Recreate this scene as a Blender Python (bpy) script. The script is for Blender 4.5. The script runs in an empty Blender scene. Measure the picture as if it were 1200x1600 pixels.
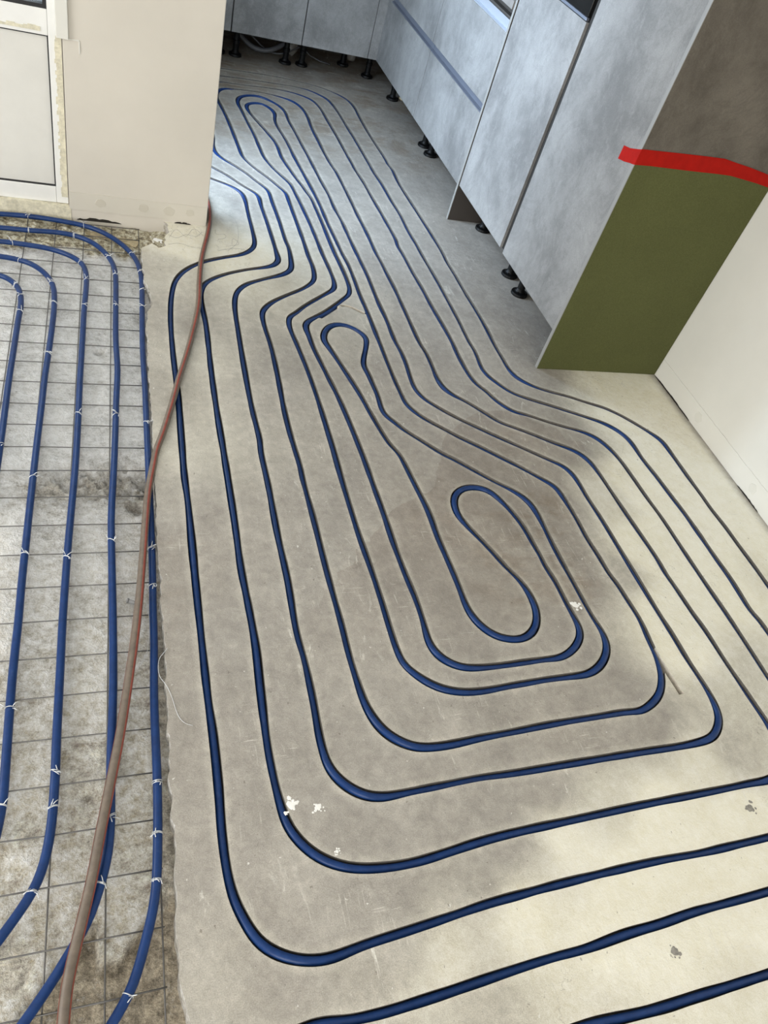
import bpy, bmesh, math, random
import numpy as np
from mathutils import Vector, Matrix, noise
from mathutils.geometry import delaunay_2d_cdt

scn = bpy.context.scene
COL = scn.collection
random.seed(4)

# ------------------------------------------------------------------ camera
cam_data = bpy.data.cameras.new('camera')
cam = bpy.data.objects.new('camera', cam_data)
COL.objects.link(cam)
cam_data.sensor_fit = 'HORIZONTAL'
cam_data.sensor_width = 36.0
cam_data.lens = 36.0 * 1194.2 / 1200.0
cam_data.clip_start = 0.05
cam.matrix_world = Matrix(((0.9362269, 0.01995224, -0.35082915, 0.0),
                           (-0.24978172, 0.74001915, -0.62448439, 0.0),
                           (0.24716042, 0.67228979, 0.69780955, 1.634),
                           (0, 0, 0, 1)))
scn.camera = cam

# ------------------------------------------------------------------ light
scn.view_settings.view_transform = 'Standard'
scn.view_settings.look = 'None'
scn.view_settings.gamma = 1.0
scn.view_settings.use_curve_mapping = False
scn.view_settings.exposure = 0.05

world = bpy.data.worlds.new('daylight')
scn.world = world
world.use_nodes = True
wb = world.node_tree.nodes['Background']
wb.inputs[0].default_value = (0.72, 0.85, 1.0, 1)
wb.inputs[1].default_value = 1.6

def window_light(name, loc, look, w, h, watts, color):
    d = bpy.data.lights.new(name, 'AREA')
    d.shape = 'RECTANGLE'
    d.size = w
    d.size_y = h
    d.energy = watts
    d.color = color
    o = bpy.data.objects.new(name, d)
    COL.objects.link(o)
    o.location = loc
    o.rotation_euler = Vector(look).to_track_quat('-Z', 'Y').to_euler()
    return o

# daylight through four openings; room and side windows unseen, placed for their light
kw = window_light('daylight_kitchen_window', (0.14, 3.625, 1.12), (1, -0.12, -0.12), 0.62, 1.9, 54, (0.62, 0.79, 1.0))
kw.data.spread = math.radians(150)
window_light('unseen_room_window_light', (-0.7, -2.32, 1.35), (0, 1, 0), 2.1, 2.1, 60, (1.0, 0.95, 0.86))
window_light('unseen_side_window_light', (-3.05, 0.9, 1.35), (1, 0, 0), 2.6, 2.1, 84, (1.0, 0.96, 0.9))
window_light('daylight_garden_door', (-0.57, 3.2, 1.36), (0, -1, -0.15), 0.8, 1.25, 12, (0.9, 0.95, 1.0))

# ------------------------------------------------------------------ traced plan data, millimetres on the floor
SPIRAL = [(300,205),(362,211),(422,203),(485,201),(551,203),(619,206),(690,210),(764,214),(867,218),(945,218),(1053,226),(1145,228),(1238,234),(1331,235),(1461,237),(1750,250),(1900,300),(1965,420),(1975,600),(1972,750),(1967,919),(1964,976),(1957,991),(1961,1131),(1957,1226),(1955,1331),(1951,1437),(1945,1497),(1935,1619),(1925,1704),(1924,1792),(1912,1834),(1887,1871),(1846,1907),(1807,1927),(1747,1956),(1667,1994),(1587,2029),(1528,2058),(1500,2082),(1470,2126),(1447,2164),(1436,2210),(1442,2279),(1446,2343),(1442,2376),(1446,2557),(1445,2724),(1444,2873),(1438,3031),(1436,3167),(1431,3285),(1434,3435),(1426,3572),(1421,3763),(1410,3885),(1409,3959),(1404,4117),(1398,4298),(1388,4477),(1381,4629),(1370,4748),(1350,4828),(1307,4881),(1246,4927),(1169,4938),(1089,4936),(984,4927),(830,4915),(706,4896),(580,4860),(490,4780),(440,4600),(425,4300),(430,4100),(445,3930),(475,3800),(535,3694),(601,3625),(669,3529),(717,3475),(729,3445),(728,3364),(732,3187),(732,2930),(730,2889),(700,2843),(578,2790),(478,2734),(409,2670),(387,2615),(379,2543),(381,2393),(371,2120),(367,1932),(366,1713),(363,1434),(359,1273),(362,1146),(363,1022),(357,908),(351,740),(357,630),(366,573),(394,523),(433,488),(484,465),(552,454),(625,452),(703,459),(785,468),(869,473),(1043,477),(1229,481),(1429,482),(1571,484),(1680,490),(1735,545),(1753,631),(1750,681),(1745,757),(1739,837),(1735,955),(1728,1010),(1720,1133),(1716,1161),(1718,1230),(1711,1332),(1702,1454),(1696,1551),(1691,1631),(1682,1686),(1658,1730),(1628,1756),(1573,1786),(1520,1820),(1448,1862),(1393,1892),(1353,1938),(1290,2008),(1249,2043),(1225,2079),(1217,2135),(1220,2214),(1220,2302),(1213,2349),(1212,2469),(1213,2615),(1213,2782),(1210,2843),(1206,2982),(1203,3017),(1203,3213),(1198,3363),(1196,3540),(1192,3700),(1187,3838),(1179,3889),(1169,4040),(1166,4185),(1161,4358),(1166,4509),(1155,4611),(1123,4683),(1068,4722),(982,4747),(857,4743),(757,4723),(711,4703),(677,4651),(662,4562),(672,4451),(686,4301),(696,4124),(704,3947),(711,3844),(742,3761),(758,3730),(808,3646),(846,3569),(870,3515),(871,3448),(872,3319),(873,3128),(872,3005),(871,2949),(874,2868),(868,2801),(855,2753),(828,2717),(789,2680),(706,2617),(646,2564),(604,2501),(597,2431),(602,2286),(599,2125),(591,1942),(590,1815),(595,1648),(593,1620),(595,1443),(594,1282),(595,1170),(597,1072),(596,967),(600,886),(604,836),(615,791),(633,755),(663,726),(701,706),(755,700),(813,702),(873,707),(965,711),(1094,718),(1226,721),(1330,723),(1363,719),(1422,741),(1458,766),(1488,807),(1502,840),(1511,882),(1515,930),(1523,1005),(1517,1081),(1511,1151),(1504,1174),(1500,1255),(1493,1331),(1494,1411),(1488,1503),(1477,1564),(1442,1600),(1381,1658),(1318,1711),(1280,1743),(1247,1770),(1198,1807),(1150,1851),(1102,1894),(1069,1933),(1045,1979),(1041,2038),(1038,2118),(1038,2259),(1039,2332),(1039,2399),(1040,2485),(1040,2574),(1038,2685),(1041,2776),(1041,2924),(1035,2986),(1030,3123),(1024,3267),(1022,3437),(1013,3606),(1000,3765),(987,3932),(985,3971),(976,4130),(957,4294),(956,4371),(971,4479),(949,4540),(906,4575),(850,4558),(822,4523),(818,4464),(834,4380),(862,4280),(888,4183),(905,4116),(915,4038),(916,3909),(930,3814),(947,3712),(970,3603),(980,3544),(989,3504),(994,3380),(997,3254),(998,3087),(1000,2980),(1003,2931),(1007,2810),(1003,2718),(990,2672),(960,2637),(912,2585),(854,2527),(791,2473),(766,2448),(756,2413),(760,2364),(761,2306),(777,2162),(797,1996),(808,1841),(815,1687),(816,1604),(819,1454),(819,1326),(823,1222),(829,1132),(828,1046),(824,991),(836,950),(864,921),(901,904),(951,900),(1042,901),(1082,903),(1151,905),(1196,905),(1224,914),(1257,932),(1291,965),(1303,993),(1303,1035),(1300,1093),(1298,1169),(1288,1236),(1290,1253),(1285,1313),(1280,1385),(1264,1450),(1239,1508),(1214,1547),(1180,1562),(1141,1563),(1099,1544),(1075,1511),(1066,1479),(1067,1437),(1082,1397),(1113,1330),(1142,1260),(1147,1244),(1184,1164),(1192,1105),(1188,1063),(1167,1016),(1135,987),(1102,975),(1069,977),(1033,989),(1006,1012),(985,1046),(974,1091),(974,1140),(974,1197),(972,1253),(968,1362),(970,1458),(958,1589),(949,1688),(944,1723),(925,1764),(908,1844),(893,1938),(878,2041),(820,2311),(813,2332),(818,2370),(841,2417),(870,2443),(907,2452),(949,2434),(979,2398),(990,2371),(980,2328),(960,2272),(945,2232),(936,2192),(942,2149),(944,2093),(947,2039),(945,1986),(942,1951),(949,1912),(970,1884),(997,1841),(1036,1798),(1078,1751),(1114,1714),(1130,1704),(1191,1647),(1251,1591),(1312,1541),(1343,1496),(1353,1453),(1355,1401),(1354,1310),(1356,1228),(1359,1161),(1362,1080),(1365,1026),(1372,980),(1366,933),(1343,896),(1306,865),(1262,847),(1191,845),(1124,844),(1056,840),(1016,838),(919,832),(860,837),(806,857),(763,893),(734,934),(728,987),(727,1061),(727,1154),(724,1267),(719,1380),(718,1491),(718,1610),(720,1746),(720,1818),(719,1992),(713,2157),(702,2308),(694,2428),(709,2486),(728,2500),(772,2552),(836,2614),(903,2675),(930,2701),(944,2748),(946,2827),(941,2948),(940,2969),(936,3209),(928,3381),(924,3445),(916,3553),(909,3621),(879,3693),(849,3766),(843,3787),(822,3870),(814,3994),(808,4134),(794,4287),(782,4438),(775,4551),(796,4619),(846,4664),(906,4678),(966,4648),(1016,4591),(1038,4517),(1038,4402),(1049,4251),(1059,4076),(1065,3987),(1072,3857),(1079,3714),(1090,3556),(1091,3420),(1100,3292),(1102,3138),(1106,2999),(1108,2943),(1111,2827),(1109,2727),(1108,2607),(1111,2505),(1108,2361),(1114,2293),(1113,2212),(1106,2128),(1107,2060),(1126,2012),(1151,1983),(1183,1949),(1232,1904),(1282,1866),(1326,1832),(1394,1783),(1461,1734),(1518,1693),(1558,1663),(1578,1621),(1583,1568),(1583,1522),(1591,1408),(1594,1299),(1598,1169),(1603,1020),(1608,947),(1610,854),(1616,789),(1618,744),(1614,704),(1603,669),(1577,639),(1547,619),(1476,610),(1302,610),(1106,609),(923,608),(837,610),(753,607),(644,603),(592,601),(553,609),(514,635),(483,680),(475,738),(478,854),(478,967),(473,1056),(479,1222),(478,1390),(482,1575),(482,1743),(486,1772),(483,1937),(486,2117),(493,2340),(504,2545),(522,2620),(563,2679),(638,2729),(735,2784),(770,2822),(786,2899),(794,3022),(791,3039),(791,3238),(787,3411),(784,3518),(769,3552),(739,3600),(707,3661),(655,3735),(601,3800),(578,3848),(573,3932),(586,4055),(565,4250),(555,4500),(575,4680),(630,4770),(693,4801),(817,4813),(970,4837),(1074,4844),(1149,4832),(1197,4808),(1242,4770),(1269,4694),(1278,4612),(1282,4506),(1288,4393),(1295,4240),(1298,4103),(1305,3928),(1304,3903),(1317,3762),(1323,3599),(1330,3453),(1337,3281),(1339,3163),(1333,3139),(1338,3038),(1341,2892),(1348,2776),(1351,2633),(1359,2485),(1362,2368),(1359,2314),(1361,2198),(1368,2139),(1381,2101),(1403,2073),(1411,2045),(1438,1996),(1473,1958),(1525,1939),(1583,1910),(1661,1876),(1722,1854),(1759,1831),(1789,1796),(1810,1744),(1821,1692),(1827,1614),(1833,1499),(1841,1410),(1844,1265),(1848,1129),(1854,1000),(1855,945),(1856,856),(1856,770),(1862,600),(1840,450),(1770,375),(1660,355),(1545,350),(1441,349),(1342,348),(1218,352),(1098,352),(926,349),(817,345),(765,343),(662,334),(564,326),(472,319),(404,310),(362,314),(323,327),(289,348),(268,371),(252,405),(237,447),(229,505),(228,587),(232,673),(234,802),(232,889),(233,1022),(236,1251),(241,1519),(240,1621),(245,1787),(251,1990),(252,2217),(259,2418),(274,2570),(298,2675),(340,2750),(412,2820),(511,2875),(566,2900),(602,2926),(637,2974),(650,3025),(654,3118),(656,3268),(659,3411),(648,3465),(596,3522),(517,3567),(430,3630),(350,3750),(325,3950),(325,4300),(335,4600),(380,4850),(500,4970),(600,5010),(723,5023),(846,5035),(1003,5049),(1109,5052),(1187,5040),(1293,5027),(1368,4994),(1440,4945),(1490,4875),(1510,4792),(1509,4630),(1510,4440),(1517,4262),(1526,4103),(1527,3995),(1533,3982),(1527,3783),(1535,3608),(1542,3460),(1551,3278),(1555,3082),(1551,3044),(1555,2912),(1556,2766),(1561,2628),(1562,2495),(1556,2375),(1558,2289),(1559,2219),(1570,2172),(1595,2140),(1644,2106),(1706,2080),(1770,2057),(1831,2027),(1894,2001),(1906,1995),(1960,1952),(2009,1899),(2048,1850),(2075,1807),(2079,1753),(2080,1670),(2081,1590),(2084,1494),(2083,1454),(2091,1356),(2092,1287),(2096,1191),(2097,1095),(2100,800),(2100,500),(2100,300),(2050,150),(1930,95),(1700,85),(1500,85),(1349,86),(1229,85),(1143,85),(1060,84),(983,87),(893,92),(800,90),(500,80)]
MESH_PIPES = [[(-750,3030),(-500,3053),(-331,3076),(-241,3084),(-149,3078),(-24,3055),(33,3026),(94,2964),(143,2883),(165,2812),(174,2712),(172,2624),(167,2516),(156,2260),(153,2066),(149,1902),(144,1715),(141,1596),(137,1437),(132,1292),(126,1159),(123,1074),(114,922),(111,818),(109,727),(103,613),(92,493),(83,456),(65,403),(40,335),(11,299),(-21,260)],
  [(-750,2930),(-500,2953),(-325,2975),(-222,2976),(-117,2984),(-64,2973),(-8,2943),(31,2894),(62,2830),(79,2760),(81,2666),(76,2504),(70,2292),(71,2139),(63,1997),(54,1803),(46,1661),(35,1490),(33,1391),(31,1208),(29,1083),(26,969),(21,864),(16,783),(14,708),(11,628),(6,582),(-6,537),(-15,513),(-29,470),(-46,442),(-63,424),(-81,391),(-107,361),(-133,327),(-166,293)],
  [(-750,2830),(-500,2854),(-320,2877),(-233,2870),(-144,2855),(-70,2814),(-34,2771),(-22,2708),(-22,2617),(-29,2491),(-38,2242),(-45,2054),(-49,1907),(-57,1682),(-65,1545),(-75,1372),(-81,1238),(-85,1139),(-87,1055),(-90,946),(-93,846),(-94,763),(-97,691),(-102,631),(-112,580),(-125,541),(-149,509),(-166,485),(-181,466),(-205,437)],
  [(-750,2730),(-500,2752),(-314,2774),(-271,2764),(-228,2754),(-184,2715),(-149,2660),(-131,2596),(-127,2478),(-136,2265),(-147,2090),(-153,1941),(-160,1793),(-165,1664),(-170,1532),(-175,1392),(-179,1284),(-182,1147),(-185,1084),(-188,975),(-189,875),(-190,781),(-190,726),(-194,687),(-202,639)],
  [(-750,2600),(-500,2626),(-307,2651),(-273,2624),(-244,2579),(-234,2521),(-231,2464),(-235,2410),(-242,2224),(-249,2042),(-252,1899),(-255,1780),(-259,1657),(-263,1514)]]
TIES = [[(-237,3086),(-26,3058),(148,2868),(171,2747),(172,2624),(166,2507),(147,1881),(134,1368),(131,1246),(110,720),(105,616),(93,518),(32,322)],
  [(-224,2981),(-59,2981),(69,2830),(79,2697),(74,2507),(59,1902),(33,1391),(14,654),(-9,534)],
  [(-288,2878),(-41,2779),(-19,2655),(-31,2493),(-48,1916),(-74,1348),(-92,776),(-98,692),(-124,541)],
  [(-239,2757),(-133,2616),(-129,2488),(-139,2209),(-165,1641),(-174,1366),(-189,930),(-190,718)],
  [(-248,2587),(-233,2517),(-230,2429),(-254,1767)]]
EMPTY_GROOVES = [[(1515,930),(1514,875),(1517,828),(1522,786),(1525,748)],[(933,2581),(956,2589),(988,2570),(1009,2552),(1027,2536)],[(823,2487),(873,2535),(918,2579)]]
HOSE = [(475,3397),(482,3310),(480,3219),(470,3123),(449,3013),(422,2896),(402,2796),(384,2669),(363,2495),(323,2308),(289,2170),(260,2065),(222,1912),(180,1763),(170,1738),(152,1649),(135,1562),(121,1441),(109,1329),(94,1193),(77,1067),(63,981),(45,873),(29,790),(17,735),(3,669),(-10,607),(-26,527),(-43,460),(-56,409),(-67,360),(-72,305),(-78,233)]
EDGE = [(297,3094),(295,3031),(276,2976),(277,2917),(246,2896),(221,2925),(184,2880),(179,2822),(180,2708),(184,2642),(196,2580),(201,2498),(182,2443),(174,2357),(169,2174),(167,2040),(165,1913),(162,1738),(156,1579),(147,1343),(149,1257),(145,1136),(146,1061),(142,921),(138,810),(134,693),(132,611),(130,560),(132,522),(129,475),(123,447),(125,407),(126,363),(121,333),(128,290),(131,260),(127,186)]
STAIN = [(748,1362),(809,1416),(851,1470),(945,1519),(1018,1560),(1060,1649),(1094,1704),(1131,1794),(1221,1876),(1271,1916),(1320,1943),(1395,1957),(1454,1955),(1533,1915)]
TONE = [(383,2958,90,0),(267,2745,35,0),(584,2896,80,0),(243,2403,25,0),(313,2186,35,0),(272,1740,35,0),(752,2778,40,0),(627,2068,20,0),(953,2575,30,0),(571,1230,12,0),(287,1048,15,0),(652,827,8,0),(1160,1194,0,35),(1036,1457,0,30),(1387,1755,0,30),(1224,856,0,20),(1227,2029,12,5),(1419,2116,10,10),(1383,1447,0,40),(1380,1180,0,40),(1634,1828,5,25),(1927,1947,70,0),(1834,1560,90,0),(1696,1267,90,0),(1691,1499,50,0),(1542,1170,30,20),(1616,1041,80,0),(1861,1150,100,0),(1637,877,80,0),(2072,1137,60,0),(1647,748,40,0),(1752,694,40,0),(1354,704,0,20),(1138,677,0,25),(1588,561,30,10),(1808,772,40,0),(1156,521,50,0),(993,562,10,10),(1468,542,60,0),(990,440,70,0),(864,462,15,0),(1291,421,95,0),(1526,382,90,0),(741,570,5,5),(759,397,20,0),(571,525,5,0),(406,423,5,0),(552,347,20,0),(832,305,70,0),(1122,290,85,0),(1395,282,85,0),(637,259,55,0),(989,199,70,0),(1246,199,70,0),(432,246,30,10),(315,281,20,15),(207,369,25,10),(677,172,35,15),(950,125,50,0),(1264,94,60,0),(195,266,30,10),(181,590,15,10),(180,884,15,10),(196,1479,25,5),(773,3831,15,0),(1050,3572,20,0),(1212,4366,10,0),(1009,4919,5,30),(1393,5252,0,45),(795,5038,10,50),(1614,5089,5,25),(1692,4726,10,14),(1683,4116,5,15),(1317,3321,10,5),(1684,3402,5,20),(1677,2984,5,15),(1678,2477,0,25),(1624,2662,5,10),(1735,2176,5,25),(1821,2100,40,5),(1937,2148,70,5),(2147,2118,85,0),(2179,1840,90,0),(2188,1425,80,0),(827,5294,0,90),(1311,5488,0,90),(1703,5455,0,90),(1829,5237,0,35),(1875,4095,0,20),(1841,3437,0,15),(1822,4589,0,30),(1657,5267,0,60),(175,1364,10,30),(160,1155,10,30),(161,970,10,30),(160,807,15,20),(188,2041,30,20),(208,2399,30,20),(1136,4976,5,20),(1402,4896,15,15),(1515,4063,5,10),(1500,3489,5,8),(566,3536,10,0),(614,3336,15,0),(541,3317,30,0),(585,3842,10,0),(701,3542,10,0),(1335,2926,12,3),(1335,2441,10,5)]  # high dark values under the cabinets stand for the shade there

def M2(l):
    return [(a / 1000.0, b / 1000.0) for a, b in l]

# ------------------------------------------------------------------ helpers
def link(name, me, mat, parent=None, smooth=False):
    o = bpy.data.objects.new(name, me)
    COL.objects.link(o)
    if mat is not None:
        me.materials.append(mat)
    if smooth:
        for p in me.polygons:
            p.use_smooth = True
    if parent is not None:
        o.parent = parent
    return o

def from_bm(name, bm, mat, parent=None, smooth=False):
    me = bpy.data.meshes.new(name)
    bm.normal_update()
    bm.to_mesh(me)
    bm.free()
    return link(name, me, mat, parent, smooth)

def thing(name, label, cat, loc=(0, 0, 0), group=None):
    o = bpy.data.objects.new(name, None)
    COL.objects.link(o)
    o.location = loc
    o.empty_display_size = 0.05
    return tag(o, label, cat, group)

def tag(o, label, cat, group=None, kind=None):
    o['label'] = label
    o['category'] = cat
    if group:
        o['group'] = group
    if kind:
        o['kind'] = kind
    return o

def struct(o):
    o['kind'] = 'structure'
    return o

def bm_box(bm, x0, x1, y0, y1, z0, z1, bev=0.0):
    r = bmesh.ops.create_cube(bm, size=1.0)
    vs = r['verts']
    for v in vs:
        v.co = Vector((x0 + (v.co.x + .5) * (x1 - x0), y0 + (v.co.y + .5) * (y1 - y0), z0 + (v.co.z + .5) * (z1 - z0)))
    if bev > 0:
        es = list({e for v in vs for e in v.link_edges})
        bmesh.ops.bevel(bm, geom=es, offset=bev, segments=2, affect='EDGES', profile=0.5)
    return bm

def box(name, x0, x1, y0, y1, z0, z1, mat, parent=None, bev=0.0, off=(0, 0, 0)):
    bm = bmesh.new()
    bm_box(bm, x0 - off[0], x1 - off[0], y0 - off[1], y1 - off[1], z0 - off[2], z1 - off[2], bev)
    return from_bm(name, bm, mat, parent)

def sweep(pts, rad, n=10, cap=True, verts=None, faces=None):
    """tube along 3-D points; rad may be a list"""
    V = verts if verts is not None else []
    F = faces if faces is not None else []
    base = len(V)
    P = [Vector(p) for p in pts]
    up = Vector((0, 0, 1))
    prev = None
    for i, p in enumerate(P):
        a = P[max(i - 1, 0)]
        b = P[min(i + 1, len(P) - 1)]
        t = (b - a)
        if t.length < 1e-9:
            t = Vector((1, 0, 0))
        t.normalize()
        if prev is None:
            u = up if abs(t.z) < 0.9 else Vector((1, 0, 0))
        else:
            u = prev
        s = t.cross(u)
        s.normalize()
        u = s.cross(t)
        u.normalize()
        prev = u
        r = rad[i] if isinstance(rad, (list, tuple)) else rad
        for k in range(n):
            an = 2 * math.pi * k / n
            V.append(p + s * (math.cos(an) * r) + u * (math.sin(an) * r))
    for i in range(len(P) - 1):
        for k in range(n):
            k2 = (k + 1) % n
            F.append((base + i * n + k, base + i * n + k2, base + (i + 1) * n + k2, base + (i + 1) * n + k))
    if cap:
        F.append(tuple(base + k for k in range(n)))
        F.append(tuple(base + (len(P) - 1) * n + k for k in reversed(range(n))))
    return V, F

def mesh_obj(name, V, F, mat, parent=None, smooth=True):
    me = bpy.data.meshes.new(name)
    me.from_pydata([tuple(v) for v in V], [], F)
    me.update()
    bm = bmesh.new()
    bm.from_mesh(me)
    bmesh.ops.recalc_face_normals(bm, faces=bm.faces)
    bm.to_mesh(me)
    bm.free()
    return link(name, me, mat, parent, smooth)

def tube(name, pts, rad, mat, parent=None, n=10):
    V, F = sweep(pts, rad, n)
    return mesh_obj(name, V, F, mat, parent)

def smooth_path(pts, step=0.012, sigma=1.3, dense=2):
    """Catmull-Rom through the plan points, resampled evenly and lightly smoothed"""
    P = np.array(pts, float)
    P = np.vstack([2 * P[0] - P[1], P, 2 * P[-1] - P[-2]])
    out = []
    for i in range(1, len(P) - 2):
        p0, p1, p2, p3 = P[i - 1:i + 3]
        d = [max(np.linalg.norm(b - a), 1e-6) ** .5 for a, b in ((p0, p1), (p1, p2), (p2, p3))]
        m = max(2, int(np.linalg.norm(p2 - p1) / step * 2))
        t0 = 0
        t1 = d[0]
        t2 = t1 + d[1]
        t3 = t2 + d[2]
        for k in range(m):
            t = t1 + (t2 - t1) * k / m
            a1 = (t1 - t) / (t1 - t0) * p0 + (t - t0) / (t1 - t0) * p1
            a2 = (t2 - t) / (t2 - t1) * p1 + (t - t1) / (t2 - t1) * p2
            a3 = (t3 - t) / (t3 - t2) * p2 + (t - t2) / (t3 - t2) * p3
            b1 = (t2 - t) / (t2 - t0) * a1 + (t - t0) / (t2 - t0) * a2
            b2 = (t3 - t) / (t3 - t1) * a2 + (t - t1) / (t3 - t1) * a3
            out.append((t2 - t) / (t2 - t1) * b1 + (t - t1) / (t2 - t1) * b2)
    out.append(P[-2])
    Q = np.array(out)
    s = np.concatenate([[0], np.cumsum(np.linalg.norm(np.diff(Q, axis=0), axis=1))])
    n = int(s[-1] / step)
    u = np.linspace(0, s[-1], n)
    Q = np.stack([np.interp(u, s, Q[:, j]) for j in range(Q.shape[1])], 1)
    r = int(3 * sigma) + 1
    w = np.exp(-np.arange(-r, r + 1) ** 2 / (2 * sigma * sigma))
    w /= w.sum()
    E = np.vstack([np.repeat(Q[:1], r, 0), Q, np.repeat(Q[-1:], r, 0)])
    return np.stack([np.convolve(E[:, j], w, 'valid') for j in range(Q.shape[1])], 1)

# ------------------------------------------------------------------ materials
class NT:
    def __init__(self, name, rough=0.6, spec=0.5, metal=0.0):
        self.m = bpy.data.materials.new(name)
        self.m.use_nodes = True
        self.t = self.m.node_tree
        self.b = self.t.nodes['Principled BSDF']
        self.b.inputs['Roughness'].default_value = rough
        self.b.inputs['Metallic'].default_value = metal
        self.b.inputs['Specular IOR Level'].default_value = spec
        self.co = None
    def n(self, kind, **kw):
        x = self.t.nodes.new(kind)
        for k, v in kw.items():
            setattr(x, k, v)
        return x
    def coord(self):
        if self.co is None:
            g = self.n('ShaderNodeNewGeometry')
            self.co = g.outputs['Position']
        return self.co
    def scaled(self, s):
        mp = self.n('ShaderNodeMapping')
        mp.inputs['Scale'].default_value = s
        self.t.links.new(self.coord(), mp.inputs['Vector'])
        return mp.outputs[0]
    def noise(self, scale, detail=4, rough=0.6, vec=None, dist=0.0):
        x = self.n('ShaderNodeTexNoise')
        x.inputs['Scale'].default_value = scale
        x.inputs['Detail'].default_value = detail
        x.inputs['Roughness'].default_value = rough
        x.inputs['Distortion'].default_value = dist
        self.t.links.new(vec if vec is not None else self.coord(), x.inputs['Vector'])
        return x.outputs['Fac']
    def ramp(self, fac, stops):
        x = self.n('ShaderNodeValToRGB')
        e = x.color_ramp.elements
        while len(e) < len(stops):
            e.new(0.5)
        for el, (p, c) in zip(e, stops):
            el.position = p
            el.color = (c, c, c, 1) if isinstance(c, (int, float)) else (*c, 1)
        self.t.links.new(fac, x.inputs['Fac'])
        return x.outputs['Color']
    def mix(self, fac, a, b, mode='MIX'):
        x = self.n('ShaderNodeMix', data_type='RGBA', blend_type=mode)
        for s, v in ((x.inputs[0], fac), (x.inputs[6], a), (x.inputs[7], b)):
            if isinstance(v, (int, float)):
                s.default_value = v
            elif isinstance(v, (tuple, list)):
                s.default_value = (*v, 1) if len(v) == 3 else v
            else:
                self.t.links.new(v, s)
        return x.outputs[2]
    def math(self, op, a, b=None, c=None):
        x = self.n('ShaderNodeMath', operation=op)
        for s, v in zip(x.inputs, (a, b, c)):
            if v is None:
                continue
            if isinstance(v, (int, float)):
                s.default_value = v
            else:
                self.t.links.new(v, s)
        return x.outputs[0]
    def attr(self, name):
        x = self.n('ShaderNodeAttribute', attribute_name=name)
        sp = self.n('ShaderNodeSeparateColor')
        self.t.links.new(x.outputs['Color'], sp.inputs[0])
        return sp.outputs
    def color(self, c):
        if isinstance(c, (tuple, list)):
            self.b.inputs['Base Color'].default_value = (*c, 1)
        else:
            self.t.links.new(c, self.b.inputs['Base Color'])
        return self
    def rough(self, r):
        self.t.links.new(r, self.b.inputs['Roughness'])
    def bump(self, h, strength=0.3, dist=0.002):
        x = self.n('ShaderNodeBump')
        x.inputs['Strength'].default_value = strength
        x.inputs['Distance'].default_value = dist
        self.t.links.new(h, x.inputs['Height'])
        self.t.links.new(x.outputs[0], self.b.inputs['Normal'])

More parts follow.
